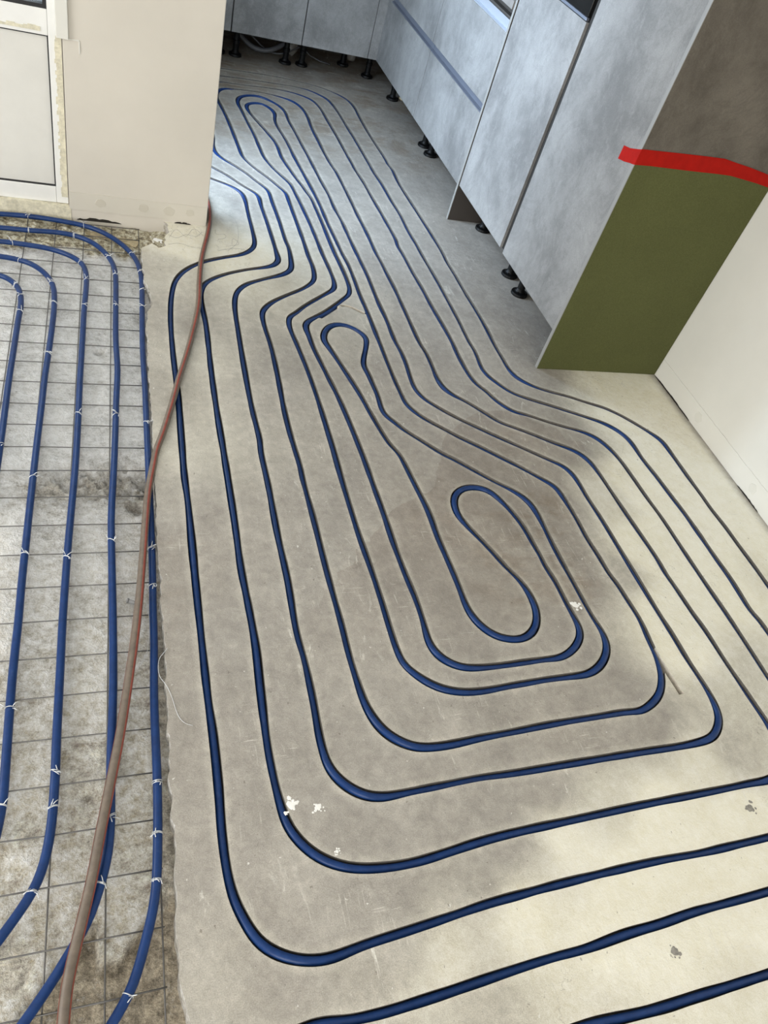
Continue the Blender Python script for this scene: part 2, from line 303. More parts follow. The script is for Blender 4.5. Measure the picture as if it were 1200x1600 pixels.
def screed_material():
    m = NT('levelled_screed', 0.5, 0.45)
    a = m.attr('tone')
    big = m.noise(1.6, 5, 0.6)
    mid = m.noise(9, 6, 0.65)
    fine = m.noise(160, 3, 0.6)
    grit = m.noise(420, 2, 0.6)
    grey = m.mix(m.ramp(mid, [(0.3, 0.0), (0.7, 1.0)]), (0.315, 0.292, 0.262), (0.415, 0.388, 0.350))
    cream = m.mix(m.ramp(mid, [(0.3, 0.0), (0.75, 1.0)]), (0.77, 0.73, 0.60), (0.85, 0.82, 0.71))
    # how much pale filler lies on the grey screed, with a ragged border
    k = m.math('ADD', a[0], m.math('MULTIPLY', m.math('SUBTRACT', big, 0.5), 0.25))
    c = m.mix(m.ramp(k, [(0.20, 0.0), (0.68, 1.0)]), grey, cream)
    # brownish worn screed, plus shade painted in under the cabinets
    c = m.mix(m.math('MULTIPLY', a[1], 0.95), c, m.mix(mid, (0.20, 0.165, 0.13), (0.28, 0.245, 0.205)))
    # rusty and dirty patches along the kitchen run
    d = m.math('MULTIPLY', m.ramp(m.noise(5, 6, 0.7, m.scaled((1, 2.2, 1))), [(0.46, 0.0), (0.58, 1.0)]), m.ramp(a[1], [(0.24, 0.0), (0.5, 1.0)]))
    c = m.mix(m.math('MULTIPLY', d, 0.7), c, m.mix(m.noise(3.0, 3, 0.5), (0.13, 0.10, 0.075), (0.24, 0.165, 0.095)))
    sepr = m.n('ShaderNodeSeparateXYZ')
    m.t.links.new(m.coord(), sepr.inputs[0])
    far = m.ramp(m.math('MULTIPLY_ADD', sepr.outputs['Y'], 0.5, -1.85), [(0.0, 0.0), (0.35, 1.0)])
    pt = m.ramp(m.noise(3.8, 8, 0.72, m.scaled((1, 1.7, 1)), 0.5), [(0.47, 0.0), (0.60, 1.0)])
    c = m.mix(m.math('MULTIPLY', m.math('MULTIPLY', far, pt), 0.62), c, m.mix(m.noise(9, 4, 0.6), (0.17, 0.13, 0.095), (0.27, 0.20, 0.13)))
    pw = m.ramp(m.noise(5.2, 7, 0.75, m.scaled((1, 2.6, 1)), 0.8), [(0.56, 0.0), (0.66, 1.0)])
    c = m.mix(m.math('MULTIPLY', m.math('MULTIPLY', far, pw), 0.45), c, (0.66, 0.62, 0.54))
    # damp patch
    c = m.mix(m.math('MULTIPLY', a[2], 1.0), c, m.mix(1.0, c, (0.86, 0.835, 0.82), 'MULTIPLY'))
    # grinding dust along the grooves
    da = m.n('ShaderNodeAttribute', attribute_name='dust').outputs['Fac']
    dn = m.math('MULTIPLY', da, m.ramp(m.noise(11, 5, 0.7), [(0.3, 0.25), (0.7, 1.0)]))
    c = m.mix(m.math('MULTIPLY', dn, 0.42), c, (0.70, 0.66, 0.57))
    # trowel clouds
    c = m.mix(0.6, c, m.ramp(m.noise(3.2, 7, 0.62, m.scaled((1, 0.5, 1)), 0.6), [(0.3, (0.40, 0.40, 0.40)), (0.7, (0.62, 0.62, 0.61))]), 'OVERLAY')
    # pale scuffs and lime specks
    scr = m.ramp(m.noise(26, 6, 0.75, m.scaled((1.0, 0.25, 1.0)), 1.2), [(0.60, 0.0), (0.70, 1.0)])
    msk = m.ramp(m.noise(2.3, 3, 0.5), [(0.44, 0.0), (0.6, 1.0)])
    c = m.mix(m.math('MULTIPLY', m.math('MULTIPLY', scr, msk), 0.85), c, (0.72, 0.70, 0.64))
    spk = m.ramp(m.noise(75, 2, 0.5), [(0.735, 0.0), (0.76, 1.0)])
    c = m.mix(m.math('MULTIPLY', spk, 0.7), c, (0.78, 0.77, 0.73))
    vor = m.n('ShaderNodeTexVoronoi', feature='DISTANCE_TO_EDGE')
    vor.inputs['Scale'].default_value = 3.3
    vd = m.n('ShaderNodeVectorMath', operation='ADD')
    nz = m.n('ShaderNodeTexNoise')
    nz.inputs['Scale'].default_value = 6
    nz.inputs['Detail'].default_value = 6
    m.t.links.new(m.coord(), nz.inputs['Vector'])
    m.t.links.new(m.coord(), vd.inputs[0])
    m.t.links.new(nz.outputs['Color'], vd.inputs[1])
    m.t.links.new(vd.outputs[0], vor.inputs['Vector'])
    crk = m.math('MULTIPLY', m.ramp(vor.outputs['Distance'], [(0.0, 1.0), (0.008, 0.0)]), m.ramp(m.noise(1.9, 2, 0.5), [(0.52, 0.0), (0.6, 1.0)]))
    c = m.mix(m.math('MULTIPLY', crk, 0.45), c, (0.16, 0.14, 0.12))
    rz = m.math('MULTIPLY', m.ramp(m.noise(38, 7, 0.75, None, 1.2), [(0.50, 0.0), (0.62, 1.0)]), m.math('MULTIPLY', m.ramp(m.noise(1.7, 2, 0.5), [(0.48, 0.0), (0.6, 1.0)]), a[0]))
    c = m.mix(m.math('MULTIPLY', rz, 0.4), c, m.mix(1.0, c, (0.72, 0.68, 0.62), 'MULTIPLY'))  # relief shade of the bumpy filler put into the colour
    # fine scratches in two directions
    for sc in ((160, 9, 1), (14, 150, 1)):
        sx = m.ramp(m.noise(1.0, 4, 0.6, m.scaled(sc), 0.3), [(0.60, 0.0), (0.68, 1.0)])
        mk = m.ramp(m.noise(4.1, 3, 0.6, m.scaled((1, 1, 1 + sc[0]))), [(0.54, 0.0), (0.66, 1.0)])
        c = m.mix(m.math('MULTIPLY', m.math('MULTIPLY', sx, mk), 0.6), c, (0.66, 0.63, 0.57))
    dk = m.ramp(m.noise(58, 2, 0.5, m.scaled((1.3, 1, 1))), [(0.25, 1.0), (0.275, 0.0)])
    c = m.mix(m.math('MULTIPLY', dk, 0.5), c, (0.12, 0.10, 0.08))
    c = m.mix(0.45, c, m.ramp(m.noise(34, 8, 0.8, None, 0.4), [(0.34, 0.32), (0.5, 0.5), (0.66, 0.70)]), 'OVERLAY')
    c = m.mix(0.35, c, m.ramp(grit, [(0.3, 0.25), (0.7, 0.75)]), 'OVERLAY')
    m.color(c)
    m.rough(m.math('ADD', m.math('MULTIPLY', mid, 0.22), 0.33))
    h = m.math('ADD', m.math('MULTIPLY', fine, 0.35), m.math('MULTIPLY', mid, 1.6))
    rough_zone = m.math('MULTIPLY', m.noise(30, 6, 0.7, None, 1.0), m.math('MULTIPLY', m.ramp(m.noise(1.4, 2, 0.5), [(0.5, 0.0), (0.7, 1.0)]), a[0]))
    m.bump(m.math('ADD', h, m.math('MULTIPLY', rough_zone, 2.6)), 0.7, 0.003)
    return m.m

def concrete_material():
    m = NT('broken_concrete', 0.85, 0.25)
    a = m.attr('tone')
    mid = m.noise(7, 8, 0.7)
    fine = m.noise(45, 6, 0.75)
    c = m.mix(m.ramp(mid, [(0.32, 0.0), (0.68, 1.0)]), (0.68, 0.675, 0.665), (0.90, 0.90, 0.89))
    beige = m.mix(m.ramp(mid, [(0.35, 0.0), (0.65, 1.0)]), (0.47, 0.435, 0.37), (0.76, 0.72, 0.64))
    stk = m.noise(16, 8, 0.8, m.scaled((1, 2.4, 1)), 0.8)
    c = m.mix(0.75, c, m.ramp(stk, [(0.36, 0.16), (0.5, 0.52), (0.60, 0.90)]), 'OVERLAY')
    c = m.mix(a[0], c, beige)
    brown = m.mix(m.ramp(mid, [(0.35, 0.0), (0.65, 1.0)]), (0.24, 0.20, 0.145), (0.44, 0.385, 0.30))
    c = m.mix(a[1], c, brown)
    yel = m.mix(m.ramp(fine, [(0.35, 0.0), (0.6, 1.0)]), (0.24, 0.19, 0.12), (0.68, 0.62, 0.46))
    c = m.mix(a[2], c, yel)
    c = m.mix(0.8, c, m.ramp(fine, [(0.33, 0.16), (0.5, 0.55), (0.64, 0.92)]), 'OVERLAY')
    c = m.mix(0.5, c, m.ramp(m.noise(190, 4, 0.75), [(0.32, 0.15), (0.5, 0.52), (0.68, 0.85)]), 'OVERLAY')
    pit = m.ramp(m.noise(60, 5, 0.7), [(0.29, 1.0), (0.34, 0.0)])
    c = m.mix(m.math('MULTIPLY', pit, 0.55), c, (0.10, 0.085, 0.065))
    wh = m.ramp(m.noise(24, 5, 0.75), [(0.60, 0.0), (0.68, 1.0)])
    c = m.mix(m.math('MULTIPLY', wh, 0.45), c, (0.74, 0.72, 0.68))
    m.color(c)
    m.bump(m.math('ADD', m.math('MULTIPLY', mid, 3.0), m.math('MULTIPLY', fine, 1.6)), 1.0, 0.008)
    return m.m

def plaster_material(name, base, stain=0.3):
    m = NT(name, 0.75, 0.25)
    big = m.noise(2.2, 5, 0.6)
    fine = m.noise(120, 3, 0.6)
    c = m.mix(m.ramp(big, [(0.35, 0.0), (0.7, 1.0)]), tuple(v * 0.95 for v in base), tuple(min(1, v * 1.03) for v in base))
    sp = m.ramp(m.noise(14, 5, 0.7), [(0.68, 0.0), (0.74, 1.0)])
    c = m.mix(m.math('MULTIPLY', sp, stain), c, tuple(v * 0.72 for v in base))
    m.color(c)
    m.bump(fine, 0.12, 0.001)
    return m.m

def laminate_material(name, lo, hi):
    m = NT(name, 0.62, 0.25)
    cloud = m.noise(3.4, 9, 0.66, m.scaled((1, 1, 0.8)), 0.25)
    c = m.mix(m.ramp(cloud, [(0.36, 0.0), (0.5, 0.55), (0.63, 1.0)]), lo, hi)
    vein = m.ramp(m.noise(5, 8, 0.72, m.scaled((1, 1, 0.7)), 0.9), [(0.46, 0.0), (0.5, 1.0), (0.54, 0.0)])
    c = m.mix(m.math('MULTIPLY', vein, 0.25), c, tuple(v * 0.8 for v in lo))
    wear = m.ramp(m.noise(26, 9, 0.82, m.scaled((1, 0.8, 0.6)), 0.3), [(0.52, 0.0), (0.66, 1.0)])
    c = m.mix(m.math('MULTIPLY', wear, 0.35), c, tuple(min(1, v * 1.15) for v in hi))
    c = m.mix(0.25, c, m.ramp(m.noise(260, 3, 0.6), [(0.3, 0.3), (0.7, 0.7)]), 'OVERLAY')
    m.color(c)
    m.bump(m.noise(180, 4, 0.7), 0.08, 0.001)
    return m.m

def plain(name, c, rough=0.5, metal=0.0, spec=0.5, var=0.0, scale=30, bump=0.0):
    m = NT(name, rough, spec, metal)
    if var > 0:
        f = m.noise(scale, 5, 0.65)
        m.color(m.mix(m.ramp(f, [(0.3, 0.0), (0.7, 1.0)]), tuple(v * (1 - var) for v in c), tuple(min(1, v * (1 + var)) for v in c)))
        if bump > 0:
            m.bump(f, bump, 0.001)
    else:
        m.color(c)
    return m.m

def pipe_material():
    m = NT('blue_pipe', 0.33, 0.3)
    f = m.noise(35, 6, 0.7)
    c = m.mix(m.ramp(f, [(0.3, 0.0), (0.7, 1.0)]), (0.006, 0.027, 0.108), (0.010, 0.043, 0.165))
    dust = m.ramp(m.noise(55, 6, 0.75), [(0.56, 0.0), (0.75, 1.0)])
    c = m.mix(m.math('MULTIPLY', dust, 0.07), c, (0.22, 0.24, 0.34))
    m.color(c)
    m.rough(m.math('ADD', m.math('MULTIPLY', dust, 0.3), 0.3))
    return m.m

def green_board_material():
    m = NT('green_fibre_board', 0.8, 0.2)
    f = m.noise(320, 3, 0.7)
    c = m.mix(m.ramp(f, [(0.3, 0.0), (0.7, 1.0)]), (0.074, 0.080, 0.026), (0.108, 0.114, 0.044))
    c = m.mix(0.3, c, m.ramp(m.noise(4, 4, 0.6), [(0.3, 0.4), (0.7, 0.6)]), 'OVERLAY')
    sp = m.ramp(m.noise(95, 2, 0.5), [(0.235, 1.0), (0.26, 0.0)])
    c = m.mix(m.math('MULTIPLY', sp, 0.7), c, (0.02, 0.02, 0.012))
    m.color(c)
    m.bump(f, 0.2, 0.001)
    return m.m

MAT = {}
MAT['screed'] = screed_material()
MAT['concrete'] = concrete_material()
MAT['groove'] = plain('shaded_groove_screed', (0.17, 0.155, 0.135), 0.8, var=0.2, scale=90, spec=0.2)  # cut screed, darkened to carry the shade inside the grooves
MAT['groove_pale'] = plain('pale_empty_groove', (0.62, 0.57, 0.49), 0.85, var=0.2, scale=70, spec=0.2)  # lightened to offset the shade in the deep empty cuts
MAT['wall'] = plaster_material('wall_paint', (0.655, 0.615, 0.545))
MAT['wall_white'] = plaster_material('white_wall_paint', (0.725, 0.715, 0.665), 0.15)
MAT['skirt'] = plaster_material('skirting_filler', (0.64, 0.605, 0.53), 0.55)
MAT['ceiling'] = plain('ceiling_paint', (0.8, 0.79, 0.76), 0.8)
MAT['laminate'] = laminate_material('grey_concrete_laminate', (0.170, 0.168, 0.164), (0.300, 0.296, 0.288))
MAT['taupe'] = laminate_material('taupe_concrete_laminate', (0.080, 0.069, 0.056), (0.150, 0.132, 0.110))
MAT['edge'] = plain('panel_edge_band', (0.26, 0.255, 0.24), 0.5)
MAT['carcass'] = plain('cabinet_carcass', (0.055, 0.048, 0.042), 0.6)
MAT['recess'] = plain('handle_recess', (0.030, 0.028, 0.026), 0.6, spec=0.2)
MAT['umber'] = plain('dark_brown_board', (0.06, 0.05, 0.043), 0.6)
MAT['under_shade'] = plain('under_cabinet_shade', (0.05, 0.045, 0.038), 0.9, var=0.4, scale=30)  # dark colour standing in for shade below the back run
MAT['alu'] = plain('aluminium_profile', (0.62, 0.67, 0.75), 0.34, metal=0.6)
MAT['alu_dark'] = plain('dark_aluminium_profile', (0.20, 0.22, 0.27), 0.4, metal=0.5)
MAT['black'] = plain('black_plastic', (0.003, 0.003, 0.003), 0.5, spec=0.25)
MAT['oven'] = plain('black_oven_glass', (0.012, 0.012, 0.012), 0.08)
MAT['green'] = green_board_material()
MAT['tape'] = plain('red_tape', (0.36, 0.007, 0.003), 0.65, spec=0.12, var=0.12, scale=40, bump=0.1)
MAT['pipe'] = pipe_material()
MAT['hose'] = plain('brown_grey_hose', (0.15, 0.118, 0.092), 0.5, var=0.2, scale=60)
MAT['stripe'] = plain('red_hose_stripe', (0.26, 0.058, 0.038), 0.45, var=0.2, scale=60)
MAT['steel'] = plain('galvanised_wire', (0.16, 0.155, 0.15), 0.45, metal=0.6, var=0.25, scale=80)
MAT['tie'] = plain('tie_wire', (0.72, 0.74, 0.76), 0.35, metal=0.4)
MAT['pvc'] = plain('white_pvc', (0.82, 0.82, 0.80), 0.35, var=0.03, scale=12)
MAT['pvc_panel'] = plain('grey_white_door_panel', (0.70, 0.69, 0.65), 0.5, var=0.04, scale=5)
MAT['gasket'] = plain('black_gasket', (0.012, 0.012, 0.014), 0.6)
MAT['timber'] = plain('old_timber', (0.50, 0.42, 0.27), 0.8, var=0.35, scale=25, bump=0.5)
MAT['glue'] = plain('old_sealant', (0.68, 0.64, 0.50), 0.8, var=0.22, scale=60, bump=0.5)
MAT['plaster'] = plain('white_plaster_splash', (0.86, 0.85, 0.82), 0.8, var=0.05)
MAT['grey_lump'] = plain('grey_mortar', (0.27, 0.255, 0.23), 0.9, var=0.3, scale=80, bump=0.4)
MAT['grey_plastic'] = plain('dark_grey_plastic', (0.10, 0.10, 0.105), 0.5)
MAT['plug'] = plain('grey_plug', (0.22, 0.22, 0.22), 0.5)
MAT['worktop'] = plain('worktop_stone', (0.22, 0.205, 0.19), 0.4, var=0.15, scale=20)
MAT['pencil'] = plain('pencil_line', (0.30, 0.28, 0.25), 0.8)
MAT['crack'] = plain('dark_gap', (0.02, 0.017, 0.013), 0.9)
MAT['paving'] = plain('garden_paving', (0.35, 0.36, 0.37), 0.9, var=0.2, scale=6)

def glass_material():
    m = bpy.data.materials.new('door_glass')
    m.use_nodes = True
    t = m.node_tree
    t.nodes.clear()
    o = t.nodes.new('ShaderNodeOutputMaterial')
    mx = t.nodes.new('ShaderNodeMixShader')
    tr = t.nodes.new('ShaderNodeBsdfTransparent')
    gl = t.nodes.new('ShaderNodeBsdfGlossy')
    gl.inputs['Roughness'].default_value = 0.02
    tr.inputs[0].default_value = (0.92, 0.95, 0.95, 1)
    mx.inputs[0].default_value = 0.12
    t.links.new(tr.outputs[0], mx.inputs[1])
    t.links.new(gl.outputs[0], mx.inputs[2])
    t.links.new(mx.outputs[0], o.inputs[0])
    return m
MAT['glass'] = glass_material()

# ------------------------------------------------------------------ room shell
XW = 2.289          # right wall
YP = 3.110          # face of the wall stub and the garden door wall
YK = 5.72           # back wall of the kitchen
CEIL = 2.55

def wall_with_opening(name, axis, c0, c1, a0, a1, z0, z1, hole, mat):
    """axis 'x': wall normal to x between c0,c1, running a0..a1; hole = (h0,h1,zb,zt)"""
    bm = bmesh.new()
    def b(p0, p1, q0, q1):
        if axis == 'x':
            bm_box(bm, c0, c1, p0, p1, q0, q1)
        else:
            bm_box(bm, p0, p1, c0, c1, q0, q1)
    if hole is None:
        b(a0, a1, z0, z1)
    else:
        h0, h1, zb, zt = hole
        b(a0, h0, z0, z1)
        b(h1, a1, z0, z1)
        if zb > z0:
            b(h0, h1, z0, zb)
        b(h0, h1, zt, z1)
    return struct(from_bm(name, bm, mat))

wall_with_opening('wall_right', 'x', XW, XW + .12, -2.42, YK + .12, -.12, CEIL, None, MAT['wall_white'])
wall_with_opening('wall_back', 'y', YK, YK + .12, -.22, XW, -.12, CEIL, None, MAT['wall'])
wall_with_opening('wall_front', 'y', -2.42, -2.30, -3.1, XW, -.12, CEIL, (-1.8, 0.4, 0.3, 2.4), MAT['wall'])
wall_with_opening('wall_side', 'x', -3.1, -2.98, -2.30, YP, -.12, CEIL, (-0.4, 2.2, 0.3, 2.4), MAT['wall'])
wall_with_opening('wall_kitchen_side', 'x', .05, .17, YP + .16, YK, -.12, CEIL, (3.30, 3.95, 0.06, 2.08), MAT['wall'])
# garden wall with the door opening, and the stub that ends beside the kitchen
wall_with_opening('wall_garden', 'y', YP, YP + .16, -2.98, -.082, -.12, CEIL, (-1.05, -.0821, -.10, 2.1), MAT['wall'])
bm = bmesh.new()
bm_box(bm, -.082, .455, YP, YP + .16, -.06, CEIL, 0.003)
struct(from_bm('wall_left', bm, MAT['wall']))
struct(box('ceiling', -3.1, XW + .12, -2.42, YK + .12, CEIL, CEIL + .1, MAT['ceiling']))
struct(box('ground', -3.4, -.24, YP + .17, 7.5, -.25, -.12, MAT['paving']))

def window_frame(name, axis, c, h0, h1, zb, zt):
    """plain white frame with a middle post in an opening"""
    bm = bmesh.new()
    w = .05
    segs = [(h0, h1, zb, zb + w), (h0, h1, zt - w, zt), (h0, h0 + w, zb + w, zt - w), (h1 - w, h1, zb + w, zt - w),
            ((h0 + h1) / 2 - w / 2, (h0 + h1) / 2 + w / 2, zb + w, zt - w)]
    for p0, p1, q0, q1 in segs:
        if axis == 'x':
            bm_box(bm, c - .03, c + .03, p0, p1, q0, q1)
        else:
            bm_box(bm, p0, p1, c - .03, c + .03, q0, q1)
    o = struct(from_bm(name, bm, MAT['pvc']))
    return o
window_frame('window_1', 'x', .085, 3.30, 3.95, .06, 2.08)
window_frame('unseen_window_2', 'y', -2.38, -1.8, .4, .3, 2.4)  # unseen window, its opening positioned to shape the light
window_frame('unseen_window_3', 'x', -3.09, -.4, 2.2, .3, 2.4)  # unseen window that carries the light from the left

# ------------------------------------------------------------------ heating spiral: path, grooves, pipe
SP = smooth_path(M2(SPIRAL), 0.012, 1.4)
def path_normals(P):
    T = np.gradient(P, axis=0)
    T /= np.linalg.norm(T, axis=1)[:, None] + 1e-12
    return T, np.stack([-T[:, 1], T[:, 0]], 1)
T_, N_ = path_normals(SP)
ds = 0.012
ang = np.unwrap(np.arctan2(T_[:, 1], T_[:, 0]))
w_ = np.exp(-np.arange(-8, 9) ** 2 / 30.0)
w_ /= w_.sum()
curv = np.abs(np.convolve(np.gradient(ang) / ds, w_, 'same'))
bend = np.clip((curv - 2.0) / 5.0, 0, 1)
w2 = np.ones(9) / 9
bend = np.convolve(bend, w2, 'same')
rng = np.random.RandomState(3)
jit = np.convolve(rng.randn(len(SP)), np.exp(-np.arange(-20, 21) ** 2 / 150.0), 'same')
jit /= jit.std()
jit2 = np.convolve(rng.randn(len(SP)), np.exp(-np.arange(-8, 9) ** 2 / 12.0), 'same')
jit2 /= jit2.std()
HW = 0.0104 + 0.0034 * bend + 0.0005 * np.clip(jit, -1.5, 1.5) + 0.0006 * np.clip(jit2, -1.6, 1.6)
R_PIPE = 0.0088
PZ = -0.0140 + 0.0120 * bend + 0.0012 * np.clip(jit, -1.5, 1.5)

EG = [smooth_path(M2(e), 0.015, 0.8) for e in EMPTY_GROOVES]
EGW = [0.0095, 0.0075, 0.012]

# outline of the screed
edge_pts = M2(EDGE)
rr = random.Random(8)
rag = []
for i in range(len(edge_pts) - 1):
    a = Vector(edge_pts[i])
    b = Vector(edge_pts[i + 1])
    n = max(1, int((b - a).length / 0.012))
    for k in range(n):
        p = a.lerp(b, k / n)
        rag.append((p.x + .007 * noise.fractal(Vector((p.x * 20, p.y * 26, 5)), 0.8, 2.0, 4) + rr.uniform(-.001, .001), p.y))
rag.append(edge_pts[-1])
outline = [(.05, YK), (.05, 3.26), (.20, 3.20), (.25, 3.15)] + rag + [(.14, -.3), (.14, -2.3), (XW, -2.3), (XW, YK)]

pts, edges = [], []
def chain(ps, closed=False):
    b = len(pts)
    pts.extend(Vector((float(x), float(y))) for x, y in ps)
    n = len(ps)
    for i in range(n - 1):
        edges.append((b + i, b + i + 1))
    if closed:
        edges.append((b + n - 1, b))
chain(outline, True)
n_out = len(pts)
sub = slice(None, None, 1)
left = SP + N_ * HW[:, None]
right = SP - N_ * HW[:, None]
chain(list(left[sub]) + list(right[sub])[::-1], True)
for e, wd in zip(EG, EGW):
    te, ne = path_normals(e)
    chain(list(e + ne * wd) + list(e - ne * wd)[::-1], True)
stain = smooth_path(M2(STAIN), 0.012, 0.6)
stain = stain + np.random.RandomState(5).randn(*stain.shape) * 0.0012
chain([tuple(p) for p in stain])
pts.extend(Vector((float(a), float(b))) for a, b in (SP + N_ * (HW[:, None] + .017))[::2])
pts.extend(Vector((float(a), float(b))) for a, b in (SP - N_ * (HW[:, None] + .017))[::2])
for gx in np.arange(-.05, XW, .06):
    for gy in np.arange(-.3, YK, .06):
        pts.append(Vector((gx + .004 * math.sin(gy * 91), gy + .004 * math.sin(gx * 77))))
for gx in np.arange(.2, XW, .4):
    for gy in np.arange(-2.2, -.3, .4):
        pts.append(Vector((gx, gy)))
cv, ce, cf, *_ = delaunay_2d_cdt(pts, edges, [], 0, 1e-6)
CV = np.array([(v.x, v.y) for v in cv])
CF = np.array([f for f in cf if len(f) == 3])
cen = CV[CF].mean(1)

def in_poly(P, poly):
    poly = np.array(poly)
    x, y = P[:, 0], P[:, 1]
    ins = np.zeros(len(P), bool)
    j = len(poly) - 1
    for i in range(len(poly)):
        xi, yi = poly[i]
        xj, yj = poly[j]
        if yi != yj:
            c = ((yi > y) != (yj > y)) & (x < (xj - xi) * (y - yi) / (yj - yi) + xi)
            ins ^= c
        j = i
    return ins

def near_path(P, path, hw):
    """True where P lies inside the band of half-width hw about the path"""
    out = np.zeros(len(P), bool)
    A = path[:-1]
    B = path[1:]
    D = B - A
    L2 = (D ** 2).sum(1)
    hw = np.broadcast_to(hw, len(path))
    for s in range(0, len(P), 1500):
        Q = P[s:s + 1500]
        t = ((Q[:, None, :] - A[None]) * D[None]).sum(2) / L2
        t = np.clip(t, 0, 1)
        C_ = A[None] + t[..., None] * D[None]
        d = np.sqrt(((Q[:, None, :] - C_) ** 2).sum(2))
        h = hw[:-1] * (1 - t) + hw[1:] * t
        out[s:s + 1500] = (d < h).any(1)
    return out
inside = in_poly(cen, outline)
CF = CF[inside]
cen = cen[inside]
groove = near_path(cen, SP, HW)
main_groove = groove.copy()
for e, wd in zip(EG, EGW):
    groove |= near_path(cen, e, wd)

TN = np.array(TONE, float)
TP = TN[:, :2] / 1000
def tone_at(P):
    d2 = ((P[:, None, :] - TP[None]) ** 2).sum(2) + 0.0015
    w = d2 ** -1.6
    w /= w.sum(1)[:, None]
    return (w @ TN[:, 2]) / 100, (w @ TN[:, 3]) / 100
t0, t1 = tone_at(CV)
# side of the damp patch border
def damp(P):
    s = stain
    d = np.sqrt(((P[:, None, :] - s[None]) ** 2).sum(2))
    i = np.clip(d.argmin(1), 1, len(s) - 2)
    t = s[i + 1] - s[i - 1]
    q = P - s[i]
    side = t[:, 0] * q[:, 1] - t[:, 1] * q[:, 0]
    dist = d.min(1)
    return np.where(side < 0, np.clip(1.15 - dist / 0.45, 0, 1), 0.0)
dmp = damp(cen)

rim = near_path(CV, SP, HW + .0012)
def build_floor():
    top = CF[~groove]
    low = CF[groove]
    DEP = -0.030
    bm = bmesh.new()
    lay = bm.loops.layers.float_color.new('tone')
    lay2 = bm.loops.layers.float_color.new('dust')
    vt, vl = {}, {}
    def gv(d, i, z):
        if i not in d:
            d[i] = bm.verts.new((CV[i][0], CV[i][1], z))
        return d[i]
    ti = np.where(~groove)[0]
    for n, f in enumerate(top):
        try:
            fc = bm.faces.new([gv(vt, i, 0.0) for i in f])
        except ValueError:
            continue
        dv = dmp[ti[n]]
        for lp, i in zip(fc.loops, f):
            lp[lay] = (t0[i], t1[i], dv, 1)
            q = 1.0 if rim[i] else 0.0
            lp[lay2] = (q, q, q, 1)
        fc.material_index = 0
    ecount = {}
    for f in top:
        for a, b in ((f[0], f[1]), (f[1], f[2]), (f[2], f[0])):
            ecount[(a, b)] = 1
    lowe = set()
    pale = set()
    mg = main_groove[groove]
    for n, f in enumerate(low):
        fc = bm.faces.new([gv(vl, i, DEP) for i in f])
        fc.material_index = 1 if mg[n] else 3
        for a, b in ((f[0], f[1]), (f[1], f[2]), (f[2], f[0])):
            lowe.add((a, b))
            if not mg[n]:
                pale.add((a, b))
    for (a, b) in ecount:
        if (b, a) in lowe:
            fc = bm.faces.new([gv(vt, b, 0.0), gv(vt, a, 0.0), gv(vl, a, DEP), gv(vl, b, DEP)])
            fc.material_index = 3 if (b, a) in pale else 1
        elif (b, a) not in ecount:
            # outer rim of the screed
            p, q = CV[a], CV[b]
            x = bm.verts.new((p[0], p[1], -.075))
            y = bm.verts.new((q[0], q[1], -.075))
            fc = bm.faces.new([gv(vt, b, 0.0), gv(vt, a, 0.0), x, y])
            fc.material_index = 2
            for lp in fc.loops:
                lp[lay] = (.5, .4, 0, 1)
    me = bpy.data.meshes.new('floor')
    bm.to_mesh(me)
    bm.free()
    o = bpy.data.objects.new('floor', me)
    COL.objects.link(o)
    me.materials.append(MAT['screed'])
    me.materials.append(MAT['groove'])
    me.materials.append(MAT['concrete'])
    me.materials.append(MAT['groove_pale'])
    return struct(o)
build_floor()

sp3 = [(p[0], p[1], z) for p, z in zip(SP, PZ)]
o = tube('heating_pipe', sp3, R_PIPE, MAT['pipe'], None, 12)
tag(o, 'long blue heating pipe sunk in the spiral groove milled in the grey floor', 'pipe')

# ------------------------------------------------------------------ lower rough concrete on the left
def rough_height(x, y):
    z = -.050
    z += 0.0045 * noise.fractal(Vector((x * 9, y * 9, 3)), 1.0, 2.0, 5)
    # broken hollow at the near end
    line = .40 + .10 * math.sin(x * 9) + .03 * noise.noise(Vector((x * 22, y * 22, 1)))
    if x < -.02:
        line = .47 - 1.1 * (-.02 - x) + .03 * noise.noise(Vector((x * 22, y * 22, 1)))
    k = min(1, max(0, (line - y) / .016))
    z -= .022 * k
    # rubble strip under the wall
    k2 = min(1, max(0, (y - 2.86 + .06 * noise.noise(Vector((x * 14, y * 5, 9)))) / .05))
    z += k2 * (.002 + .014 * noise.fractal(Vector((x * 16, y * 24, 7)), 0.9, 2.1, 5))
    # two broken hollows
    for hx, hy, hr, dz in ((.10, 1.64, .05, .03), (.115, 1.55, .024, .034), (.03, 1.66, .08, .02), (-.10, 1.645, .06, .016), (.19, 2.47, .03, .02), (-.03, .715, .016, .02), (.02, 2.26, .012, .02)):
        d = math.hypot((x - hx) / 1.3, y - hy) / hr
        if d < 1.6:
            z -= dz * max(0, 1 - d / 1.6) * (1 + 1.4 * noise.fractal(Vector((x * 34, y * 50, 2)), .8, 2.0, 4))
    return z, k, k2

